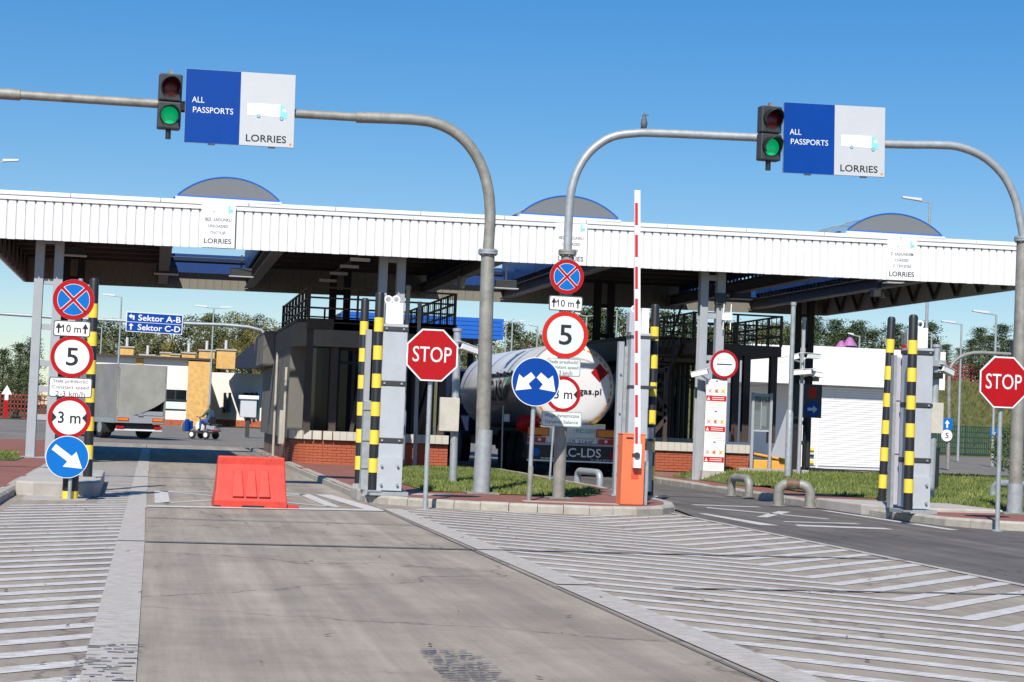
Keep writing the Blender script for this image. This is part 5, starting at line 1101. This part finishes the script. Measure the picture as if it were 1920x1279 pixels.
for u0, u1, v0 in ((225, 251, 652), (262, 291, 667), (292, 307, 670), (301, 320, 663), (320, 337, 666), (341, 366, 663), (373, 402, 658), (406, 441, 657)):
    a, c = AY(u0, v0, yb + 5), AY(u1, v0, yb + 5); ch = MB().box(a.x, c.x, yb + 4, yb + 6, ztop - .5, a.z).build('chimney', 'brick_yellow', wb); MB().box(a.x - .08, c.x + .08, yb + 3.9, yb + 6.1, a.z, a.z + .12).build('chimney_cap', 'concrete', ch)
    if u1 - u0 > 20: MB().cyl(((a.x + c.x) / 2, yb + 5, a.z), ((a.x + c.x) / 2, yb + 5, a.z + .9), .12, 8).build('flue', 'sign_grey', ch)
# receding white flank with slit windows and dark blue awning
yb2 = yb + 15
aw = thing('office_wing', 'white office wing with slit windows under a dark blue curved awning', 'building')
x0, x1 = AY(392, 790, yb2).x, AY(505, 790, yb2).x
MB().slabp([(x0, yb2 + 1.5), (x1, yb2 - 1), (x1, yb2 + 10), (x0, yb2 + 12)], -.1, ztop - .6).build('wall', 'plaster', aw)
MB().slabp([(x0, yb2 + 1.4), (x1, yb2 - 1.1), (x1, yb2 - 1.02), (x0, yb2 + 1.48)], -.1, .5).build('plinth', 'brick_red', aw)
for u in (421, 430, 458, 463, 472, 480):
    p = AY(u, 755, yb2 - .9); MB().box(p.x - .12, p.x + .12, yb2 - 1.3, yb2 + .8, p.z - .9, p.z + .9).build('window', 'glass_dark', aw)
n = 10; a0 = AY(428, 688, yb2 - 4); a1 = AY(500, 640, yb2 - 4)
vs = []
for k in range(n + 1):
    f = k / n; u = 424 + 80 * f; vt = 686 - 50 * math.sin(f * math.pi / 2) ** 1.2; p = AY(u, vt, yb2 - 4); q = AY(u, 690, yb2 - 4); vs += [(p.x, yb2 - 4, p.z), (q.x, yb2 - 4, q.z), (p.x, yb2 - .5, p.z), (q.x, yb2 - .5, q.z)]
fs = []
for k in range(n):
    o = 4 * k; fs += [(o, o + 4, o + 5, o + 1), (o, o + 2, o + 6, o + 4), (o + 1, o + 5, o + 7, o + 3)]
MB().add(vs, fs).build('awning', 'awning', aw)
# blue ribbed roof beyond the booth
br = thing('blue_roof', 'bright blue ribbed metal roof edge beyond the booth railings', 'roof'); yr = 66
pl_ = [AY(500, 590, yr), AY(945, 598, yr), AY(945, 638, yr), AY(500, 632, yr)]
z1 = pl_[1].z; z0_ = pl_[2].z
xl, xr = AY(640, 600, yr).x, pl_[1].x
for k in range(5):
    h = (z1 - z0_) / 5; MB().box(xl, xr, yr - .008 * (k % 2), yr + .1, z0_ + k * h + .008, z0_ + (k + 1) * h - .008).build('rib_panel', 'blue_roof', br)
MB().box(xl, xr - .05, yr + .1, yr + 9, z0_ + .02, z1 - .04).build('roof_core', 'blue_dark', br)
MB().box(xl + .5, xr - 3.2, yr + .6, yr + 8, 0, z0_).build('wall', 'dark', br)
for x in (xr - .5, xr - 3): MB().box(x - .1, x + .1, yr + 4, yr + 4.2, 0, z0_).build('post', 'dark', br)
# white garage with roller shutter
gy = 68.0
ga = thing('white_garage', 'white sheet-metal garage with ribbed roller shutter door', 'garage')
gx0, gx1 = AY(1478, 860, gy).x, AY(1762, 880, gy).x; gz1 = AY(1600, 652, gy).z; gm = AY(1600, 724, gy).z
k = gx0
rib = MB().box(.006, .244, 0, .05, gm, gz1).mesh('cladding_panel', 'white_paint')
while k < gx1 - .1: inst('cladding_panel', rib, ga, (k, gy, 0)); k += .25
MB().box(gx0, gx1, gy + .055, gy + 9, gm, gz1 - .02).build('upper_body', 'white_paint', ga); dx0 = AY(1517, 800, gy).x; dx1 = AY(1742, 800, gy).x
MB().box(dx1 + .02, gx1 - .2, gy + .6, gy + 9, 0, gm - .01).build('side_wall', 'white_paint', ga); MB().box(dx0 - .5, dx0 - .02, gy + .6, gy + 9, 0, gm - .01).build('side_wall', 'white_paint', ga)
sl = MB().box(dx0, dx1, gy + .5, gy + .53, .12, .20).mesh('shutter_slat', 'white_paint'); zz = 0
while zz < gm - .2: inst('shutter_slat', sl, ga, (0, random.uniform(-.004, .004), zz)); zz += .095
MB().box(dx0 - .02, dx1 + .02, gy + .54, gy + .6, 0, gm).build('shutter_back', 'groove', ga)
for x in (gx0 + .15, gx0 + .75, gx0 + 1.3): MB().cyl((x, gy + .3, 0), (x, gy + .3, gm), .06, 10).build('post', 'white_paint', ga, smooth=True)
MB().box(gx0 - 1.6, gx0 - .004, gy + .2, gy + 7, gm, gz1 - .03).build('side_canopy', 'white_paint', ga)
for z in (.2, .45, .7): MB().box(dx0 + .15, dx0 + .4, gy + .42, gy + .48, z, z + .1).build('hazard_tape', 'yellow' if z != .45 else 'black', ga)
# low shelter & cream building seen under the platform
cb2 = thing('cream_building', 'cream and yellow brick building behind the glazed cabinet', 'building'); cy_ = 92
ca, cc = AY(1372, 700, cy_), AY(1472, 700, cy_); cz = AY(1400, 690, cy_).z
MB().box(ca.x, AY(1428, 700, cy_).x, cy_, cy_ + 6, 0, cz).build('wall', 'plaster', cb2); MB().box(AY(1428, 700, cy_).x + .01, cc.x + 3, cy_ - .05, cy_ + 6, 0, cz).build('brick_bay', 'brick_yellow', cb2); MB().box(ca.x, cc.x, cy_ - .12, cy_ - .055, 0, AY(1400, 812, cy_).z).build('plinth', 'brick_red', cb2)
for v0, v1 in ((740, 760), (770, 777)): a, c = AY(1364, v0, cy_), AY(1384, v1, cy_); MB().box(a.x, c.x, cy_ - .05, cy_ - .002, c.z, a.z).build('window', 'housing', cb2)
# ================================================================ EMBANKMENT, FENCES
em = MB(); prof_e = [(135, -.1), (150, .6), (172, 7.2), (190, 7.8), (260, 8.2)]; vs = []; xs_ = [20, 34, 48, 62, 76, 92, 120, 200]
for x in xs_:
    f = min(1, max(0, (x - 22) / 14))
    for y, z in prof_e: vs.append((x, y + random.uniform(-.6, .6), -.1 + (z + .1) * f + random.uniform(-.1, .1)))
n = len(prof_e); em.add(vs, [(i * n + j, (i + 1) * n + j, (i + 1) * n + j + 1, i * n + j + 1) for i in range(len(xs_) - 1) for j in range(n - 1)]); struct(em.build('embankment', 'bank', smooth=True))
tf = MB(); rt = random.Random(8)
for k in range(9000):
    x = rt.uniform(36, 92); f = rt.random(); y = 150 + 22 * f; z = .6 + 6.6 * f; w = rt.uniform(.1, .3); h = rt.uniform(.15, .5)
    tf.add([(x - w, y, z - .1), (x + w, y + rt.uniform(-.2, .2), z - .1), (x + rt.uniform(-.2, .2), y, z + h)], [(0, 1, 2)])
for nm, m_ in (('dry_grass', 'mixed_leaf'),):
    me = bpy.data.meshes.new(nm); me.from_pydata(tf.v, [], tf.f); me.materials.append(MATS[m_]); o = bpy.data.objects.new(nm, me); COL.objects.link(o); o['kind'] = 'stuff'; o['label'] = 'rough dry grass covering the embankment slope'; o['category'] = 'grass'
def mesh_fence(lab, pts, h, m, step=2.5, post='galv', grid=.25, z=0):
    t = thing('mesh_fence', lab, 'fence')
    for a, c in zip(pts[:-1], pts[1:]):
        a = Vector(a); c = Vector(c); n = max(1, round((c - a).length / step))
        for k in range(n):
            p = a + (c - a) * k / n; q = a + (c - a) * (k + 1) / n
            b = MB(); w = (q - p)
            for j in range(int(w.length / grid)): s_ = p + w * j * grid / w.length; b.bar(s_, s_ + Vector((0, 0, h)), .07, .05)
            for j in range(6): b.bar(p + Vector((0, 0, h * j / 5)), q + Vector((0, 0, h * j / 5)), .05, .10)
            b.build('fence_panel', m, t); MB().bar(p, p + Vector((0, 0, h + .1)), .1).build('fence_post', m, t)
mesh_fence('dark green mesh fence at the foot of the embankment', [(46, 137, .2), (58, 138, .2), (80, 140, .2)], 2.2, 'green_fence', grid=.18)
mesh_fence('red-brown mesh fence along the top of the embankment', [(36, 176, 7.3), (60, 176, 7.3), (100, 178, 7.4)], 1.8, 'red_fence', 4, grid=.3)
mesh_fence('red-brown mesh fence beyond the left footway', [(-32, 165, 0), (-6, 165, 0)], 2.0, 'red_fence', 4, grid=.3)
# border marker posts by the fences
k = 0
for p, lab in [((x, 174.5, 7.2), 'red and white border marker post on the embankment top') for x in (39, 47, 55, 63, 71)] + [((x, 163, 0), 'red and white border marker post by the left fence') for x in (-19, -15.5, -12.5)]:
    t = thing('border_marker', lab, 'marker post', p, group='border marker posts' + (' left' if p[0] < 0 else '')); MB().box(-.15, .15, -.1, .1, 0, 1.5).build('post', 'sign_red', t); MB().box(-.152, .152, -.102, .102, 1.5, 2.0).build('white_top', 'sign_white', t)
    MB().plate([(-.45, 2.0), (.45, 2.0), (0, 2.8)], -.1, .1).build('cap', 'sign_white' if k % 2 else 'sign_red', t); k += 1
# purple ventilators on the garage roof
for u, v, s, lab in ((1593, 640, 1.35, 'purple mushroom ventilator standing taller on the garage roof'), (1577, 645, 1.0, 'small purple mushroom ventilator on the garage roof')):
    p = AY(u, v + 12, gy + 3); t = thing('roof_ventilator', lab, 'ventilator', (p.x, p.y, gz1 - .03)); MB().lathe([(.1 * s, 0), (.1 * s, .12 * s), (.2 * s, .14 * s), (.2 * s, .18 * s)], 14).build('neck', 'dark', t, smooth=True); MB().lathe([(.24 * s, .18 * s), (.16 * s, .3 * s), (.08 * s, .42 * s), (.02, .46 * s)], 14).build('cap', 'purple', t, smooth=True)
# ================================================================ LAMP POSTS, SMALL GANTRIES
def lamp(u, v, dep, lab, double=False, left=True, base_z=0.0, L=.9):
    p = DP(u, v, dep); t = thing('street_lamp', lab, 'street lamp', (p.x, p.y, base_z), group='tall grey street lamps'); h = p.z - base_z; pw = .07
    MB().tube([(0, 0, 0), (0, 0, h)], [.09, .055], 10).build('pole', 'galv', t, smooth=True)
    for s in ((-1, 1) if double else ((-1,) if left else (1,))):
        MB().bar((0, 0, h - .03), (s * .5, 0, h + .03), .06).build('arm', 'galv', t); a = .45 * s; e = (.45 + L) * s
        MB().add([(a, -.14, h), (e, -.12, h + .10), (e, .12, h + .10), (a, .14, h), (a, -.12, h + .15), (e, -.08, h + .19), (e, .08, h + .19), (a, .12, h + .15)], [(0, 1, 2, 3), (4, 7, 6, 5), (0, 4, 5, 1), (1, 5, 6, 2), (2, 6, 7, 3), (3, 7, 4, 0)]).build('lamp_head', 'sign_grey', t, bevel=.03)
lamp(-14, 303, 85, 'tall street lamp beyond the left end of the canopy', left=False, L=.75); lamp(228, 557, 130, 'single-arm street lamp beside the direction sign gantry'); lamp(401, 578, 130, 'double-arm street lamp behind the yellow chimneys', double=True)
lamp(191, 614, 150, 'small far street lamp behind the striped nose block post'); lamp(1744, 379, 85, 'tall street lamp rising behind the right end of the canopy', L=.95); lamp(1868, 590, 96, 'single-arm street lamp above the right STOP sign')
lamp(1803, 608, 112, 'single-arm street lamp by the one-way sign'); lamp(961, 604, 125, 'street lamp between tanker and blue roof', double=True, L=.4); lamp(949, 612, 140, 'small street lamp left of the tanker top', L=.3); lamp(1100, 592, 120, 'short-headed street lamp behind the speed limit sign', double=True, L=.35)
lamp(1157, 582, 140, 'street lamp in the trees behind the raised boom'); lamp(1612, 630, 120, 'small lamp behind the garage roof', L=.4); lamp(1747, 624, 130, 'small lamp behind the right tall cabinet', L=.4); lamp(1008, 612, 130, 'orange-lit small lamp beside the speed limit sign', L=.2)
# direction sign gantry
sg = thing('direction_gantry', 'horizontal pipe gantry carrying the Sektor direction sign', 'gantry', (0, 0, 0)); sy = 84.0
MB().tube([AY(u, v, sy) for u, v in ((-60, 584), (100, 595), (300, 605), (420, 609))] + [AY(465, 613, sy), AY(490, 619, sy), AY(501, 634, sy)] + [Vector((AY(503, 700, sy).x, sy, 0))], .075, 12).build('pipe', 'galv', sg, smooth=True)
pA = AY(289.5, 606, sy - .15); t = thing('direction_sign', 'blue Sektor A-B and Sektor C-D direction sign', 'direction sign', pA); t.rotation_euler = (0, rad(.8), 0); W_, H_ = 2.52, .90
MB().box(-W_ / 2, W_ / 2, 0, .05, -H_ / 2, H_ / 2).build('board', 'sign_white', t); MB().box(-W_ / 2 + .03, W_ / 2 - .03, -.006, -.002, .012, H_ / 2 - .03).build('upper_field', 'sign_blue', t); MB().box(-W_ / 2 + .03, W_ / 2 - .03, -.006, -.002, -H_ / 2 + .03, -.012).build('lower_field', 'sign_blue', t)
txt(t, 'Sektor A-B', .22, .21, 1.9, .27, 'sign_white', -.012); txt(t, 'Sektor C-D', .22, -.22, 1.9, .27, 'sign_white', -.012)
MB().plate([(-1.16, .25), (-1.03, .36), (-1.03, .29), (-.90, .29), (-.90, .10), (-.97, .10), (-.97, .21), (-1.03, .21), (-1.03, .14)], -.014, -.010).build('left_arrow', 'sign_white', t); MB().plate([(-1.06, -.36), (-1.0, -.36), (-1.0, -.18), (-.92, -.18), (-1.03, -.06), (-1.14, -.18), (-1.06, -.18)], -.014, -.010).build('up_arrow', 'sign_white', t)
# small signal gantry on the far right with one-way sign and 5 plate
b = G(1777, 880); rg = thing('signal_mast', 'curved grey signal mast with one-way and 5 signs behind the STOP sign', 'signal mast', b); ry = b.y
MB().tube(smooth_path([Vector((0, 0, 0)), AY(1779, 790, ry) - b, AY(1780, 705, ry) - b, AY(1790, 678, ry) - b, AY(1815, 664, ry) - b, AY(1850, 662, ry) - b, AY(1935, 667, ry) - b], 6), .085, 12).build('mast', 'galv_old', rg, smooth=True)
c = AY(1776, 795, ry - .15) - b; MB().box(c.x - .27, c.x + .27, c.y, c.y + .03, c.z - .25, c.z + .25).build('one_way_sign', 'sign_blue2', rg); MB().plate([(c.x - .04, c.z - .18), (c.x + .04, c.z - .18), (c.x + .04, c.z + .02), (c.x + .12, c.z + .02), (c.x, c.z + .18), (c.x - .12, c.z + .02), (c.x - .04, c.z + .02)], c.y - .008, c.y - .004).build('arrow', 'sign_white', rg)
MB().disc(c.x, c.z - .52, .265, c.y, c.y + .02, 32).build('round_plate', 'sign_white', rg); txt(rg, '5', c.x, c.z - .52, .16, .24, 'ink', c.y - .006)
c = AY(1905, 662, ry - .2) - b; MB().box(c.x - .18, c.x + .18, c.y, c.y + .25, c.z - .5, c.z + .5).build('signal_head', 'housing', rg)
b = DP(1863, 845, 96); t = thing('one_way_sign', 'small blue one-way sign on a thin lamp pole before the green fence', 'road sign', (b.x, b.y, 0)); c = AY(1863, 811, b.y); MB().box(-.24, .24, -.03, 0, c.z - .24, c.z + .24).build('plate', 'sign_blue2', t); MB().plate([(-.03, c.z - .17), (.03, c.z - .17), (.03, c.z), (.1, c.z), (0, c.z + .17), (-.1, c.z), (-.03, c.z)], -.036, -.032).build('arrow', 'sign_white', t); MB().cyl((0, .03, 0), (0, .03, c.z + .3), .035, 10).build('post', 'galv', t)
# ================================================================ BIRDS
def bird(p, yaw, lab, s=1.0):
    t = thing('pigeon', lab, 'pigeon', p, rotz=yaw, group='pigeons' if p[2] < 2 else None)
    MB().lathe([(.01, -.16 * s), (.05 * s, -.10 * s), (.07 * s, 0), (.06 * s, .08 * s), (.03 * s, .14 * s)], 12, (0, 0, .12 * s), 'Y').build('body', 'feather', t, smooth=True)
    MB().lathe([(.01, -.04 * s), (.038 * s, -.01 * s), (.035 * s, .03 * s), (.01, .06 * s)], 10, (0, .15 * s, .22 * s)).build('head', 'feather', t, smooth=True); MB().add([(-.03 * s, -.12 * s, .12 * s), (.03 * s, -.12 * s, .12 * s), (.035 * s, -.28 * s, .10 * s), (-.035 * s, -.28 * s, .10 * s), (0, -.12 * s, .14 * s)], [(0, 1, 2, 3), (0, 4, 1), (4, 3, 2), (0, 3, 4), (1, 2, 4)]).build('tail', 'feather', t)
    for x in (-.025, .025): MB().cyl((x * s, 0, 0), (x * s, .01, .07 * s), .006 * s, 6).build('leg', 'red_stripe', t)
bird(G(589, 866, .13), rad(40), 'dark pigeon standing alone at the booth wall'); bird(G(614, 868, .13), rad(-70), 'pigeon at the grass edge before the booth'); bird(G(627, 869, .13), rad(-100), 'crouching pigeon at the grass edge before the booth', .85)
pb_ = AY(1207, 248, Yc); t = thing('crow', 'grey bird perched on top of the right gantry arch', 'bird', (pb_.x, pb_.y, pb_.z + .065))
MB().lathe([(.01, -.02), (.05, .02), (.062, .09), (.045, .16), (.03, .2)], 12).build('body', 'feather', t, smooth=True); MB().lathe([(.03, .19), (.036, .22), (.02, .26), (.005, .27)], 10).build('head', 'feather', t, smooth=True); MB().bar((.03, -.02, .23), (.07, -.03, .225), .012).build('beak', 'black', t); MB().bar((-.02, .03, .05), (-.03, .07, -.1), .045, .015).build('tail', 'feather', t)
# ================================================================ TREES
def crown_mesh(kind, seed):
    rnd = random.Random(seed); b = MB()
    def leaf(x, y, z, s):
        t = rnd.uniform(0, 6.28); p = rnd.uniform(-.9, .9); ax = Vector((math.cos(t) * math.cos(p), math.sin(t) * math.cos(p), math.sin(p))); u = ax.orthogonal().normalized() * s; v = ax.cross(u).normalized() * s * .6; c = Vector((x, y, z))
        b.add([c - u, c - v * .7, c + u, c + v], [(0, 1, 2, 3)])
    if kind == 'pine':
        z = .12
        while z < 1.0:
            R = .22 * (1 - z) ** .75 + .012; nb = rnd.randint(5, 8)
            for k in range(nb):
                t = rnd.uniform(0, 6.28); L = R * rnd.uniform(.55, 1.25); dz = rnd.uniform(-.01, .05)
                for j in range(44):
                    f = rnd.uniform(.15, 1); sp = .028 + .018 * f
                    leaf(math.cos(t) * L * f + rnd.gauss(0, sp), math.sin(t) * L * f + rnd.gauss(0, sp), z + dz * f + rnd.gauss(0, .016), rnd.uniform(.006, .0125))
            z += rnd.uniform(.028, .05)
    else:
        cl = [(rnd.gauss(0, .13), rnd.gauss(0, .13), rnd.uniform(.3, .95)) for _ in range(34)]
        for cx, cy, cz_ in cl:
            f = 1 - abs(cz_ - .58) / .55; cx *= .6 + f; cy *= .6 + f; r = rnd.uniform(.04, .085)
            for j in range(170):
                d = Vector((rnd.gauss(0, 1), rnd.gauss(0, 1), rnd.gauss(0, 1))).normalized() * r * rnd.uniform(.5, 1.1); leaf(cx + d.x, cy + d.y, cz_ + d.z * 1.1, rnd.uniform(.005, .0105))
    zc = .45; fv = []
    for f in b.f:        # wind every leaf so that it faces out of the crown
        p = [Vector(b.v[i]) for i in f]; c = sum(p, Vector()) / 4; n = (p[1] - p[0]).cross(p[2] - p[0]); fv.append(f if n.dot(Vector((c.x, c.y, (c.z - zc) * .4 + .03))) > 0 else tuple(reversed(f)))
    me = bpy.data.meshes.new('crown'); me.from_pydata(b.v, [], fv); me.shade_smooth()
    nn = []
    for v in me.vertices:
        d = Vector((v.co.x, v.co.y, (v.co.z - zc) * .4 + .03)).normalized() + Vector((rnd.gauss(0, .3), rnd.gauss(0, .3), rnd.gauss(0, .3))); nn.append(d.normalized())
    me.normals_split_custom_set_from_vertices(nn); return me
def trunk_mesh(kind, seed):
    rnd = random.Random(seed); b = MB(); b.tube([(0, 0, 0), (rnd.uniform(-.01, .01), rnd.uniform(-.01, .01), .5), (0, 0, .93)], [.022, .014, .004], 8)
    for k in range(9):
        z = rnd.uniform(.3, .85); t = rnd.uniform(0, 6.28); L = .2 * (1.05 - z); b.tube([(0, 0, z), (math.cos(t) * L, math.sin(t) * L, z + (.02 if kind == 'pine' else .12))], [.007, .002], 5)
    return b.mesh('trunk', 'bark', True)
VAR = {}
for kind, m in (('pine', 'pine_leaf'), ('birch', 'birch_leaf'), ('mixed', 'mixed_leaf')):
    VAR[kind] = []
    for s in range(3):
        c = crown_mesh('pine' if kind == 'pine' else 'broad', s + len(kind) * 10); c.materials.append(MATS[m]); VAR[kind].append((c, trunk_mesh(kind, s)))
TL = {'pine': 'dark green pine tree', 'birch': 'yellowing birch tree', 'mixed': 'loose olive green tree'}
LAND = [(0, 'at the edge of the left footway'), (35, 'left of the left canopy column'), (44, 'left of the nose block sign stack'), (55, 'between the left canopy channels'), (120, 'behind the left canopy column'), (180, 'behind the striped nose block post'), (225, 'above the tarpaulin lorry'), (262, 'left of the Sektor sign'), (300, 'behind the Sektor sign'), (345, 'right of the Sektor sign'), (385, 'behind the yellow chimneys'), (425, 'beside the double-arm lamp'), (465, 'above the dark blue awning'), (520, 'beside the curved booth'),
        (900, 'behind the blue roof'), (950, 'beside the end of the blue roof'), (990, 'over the tanker top'), (1035, 'left of the speed limit sign'), (1110, 'right of the speed limit sign'), (1160, 'left of the raised boom'), (1230, 'right of the raised boom'), (1300, 'behind the stair'), (1345, 'left of the poster column'), (1390, 'right of the poster column'), (1440, 'behind the platform railing'), (1490, 'beside the tall two-stage pole'), (1530, 'behind the camera cluster'), (1575, 'left of the purple ventilators'), (1620, 'right of the purple ventilators'), (1665, 'behind the far striped post'), (1720, 'behind the lilac panel'), (1760, 'behind the right tall cabinet'), (1805, 'beside the one-way lamp'), (1845, 'left of the right STOP sign'), (1885, 'above the right STOP sign'), (1930, 'behind the right gantry leg'), (9999, 'beyond the right gantry leg')]
def tree(u, vtop, dep, kind, where, zb=0.0, wide=1.0):
    lm = next(b_ for a_, b_ in LAND if u <= a_)
    p = DP(u, vtop, dep); h = p.z - zb
    if h < 2: return
    c, tr_ = VAR[kind][random.randrange(3)]
    t = thing({'pine': 'pine_tree', 'birch': 'birch_tree', 'mixed': 'leafy_tree'}[kind], TL[kind] + (' on the embankment ' if zb > 6 else ' ') + lm, 'tree', (p.x, p.y, zb), rotz=random.uniform(0, 6), group=TL[kind] + 's ' + where)
    s = h; inst('crown', c, t, (0, 0, 0), None, (s * wide, s * wide, s)); inst('trunk', tr_, t, (0, 0, 0), None, (s, s, s))
random.seed(5)
for u, v in ((-25, 640), (8, 655), (38, 648), (62, 640), (20, 690), (50, 690)): tree(u, v, 175 + random.uniform(-8, 15), 'pine', 'behind the left red fence', wide=1.25)
for i in range(15): tree(180 + i * 21 + random.uniform(-6, 6), 612 - 20 * math.sin(i * 1.3) + random.uniform(-10, 8), 182 + random.uniform(0, 25), random.choice(['birch', 'mixed', 'mixed', 'pine']), 'behind the service building', wide=1.3)
for u, v in ((478, 585), (500, 600)): tree(u, v, 180, 'birch', 'behind the service building')
for u, v, k in ((935, 640, 'mixed'), (960, 612, 'pine'), (982, 625, 'mixed'), (1005, 618, 'mixed'), (1030, 615, 'mixed'), (1098, 590, 'pine'), (1120, 575, 'pine'), (1145, 582, 'pine'), (1170, 585, 'mixed'), (1205, 600, 'pine'), (1245, 590, 'pine'), (1285, 600, 'pine'), (880, 645, 'pine'), (905, 650, 'mixed')): tree(u, v, 170 + random.uniform(-10, 20), k, 'beyond the tanker', wide=1.2)
for i in range(22):
    u = 1320 + i * 21 + random.uniform(-5, 5)
    if u > 1745: break
    tree(u, 612 + random.uniform(-16, 14), 195 + random.uniform(-5, 20), 'pine' if random.random() < .8 else 'mixed', 'behind the garage', 5.0 if u > 1500 else 3.0, 1.5)
for u, v in ((1752, 640), (1775, 648), (1800, 655), (1822, 640), (1838, 615), (1858, 632), (1880, 612), (1898, 640), (1925, 620), (1950, 640), (1985, 630)): tree(u, v, 195 + random.uniform(-5, 12), 'pine', 'on top of the embankment', 7.0, 1.6)
# roadside bush at the right STOP sign
def bush(p, R, h, lab):
    rnd = random.Random(3); b = MB()
    for k in range(1500):
        d = Vector((rnd.gauss(0, 1), rnd.gauss(0, 1), rnd.gauss(0, 1))).normalized() * rnd.uniform(.5, 1) ** .5; x, y, z = d.x * R, d.y * R, h * .5 + d.z * h * .5; a = Vector((rnd.gauss(0, 1), rnd.gauss(0, 1), rnd.gauss(0, 1))).normalized(); u_ = a.orthogonal().normalized() * .06; v_ = a.cross(u_).normalized() * .035
        c = Vector((x, y, z)); b.add([c - u_, c - v_, c + u_, c + v_], [(0, 1, 2, 3)])
    t = thing('leafy_bush', lab, 'bush', p); me = bpy.data.meshes.new('foliage'); me.from_pydata(b.v, [], b.f); me.materials.append(MATS['bush_leaf']); inst('foliage', me, t)
    for k in range(6): a = rnd.uniform(0, 6.28); MB().tube([(0, 0, 0), (math.cos(a) * R * .5, math.sin(a) * R * .5, h * .7)], [.025, .008], 6).build('stem', 'bark', t)
bq = G(1905, 893); bush((bq.x, bq.y, 0), 1.1, 2.3, 'green leafy bush beside the right gantry leg')
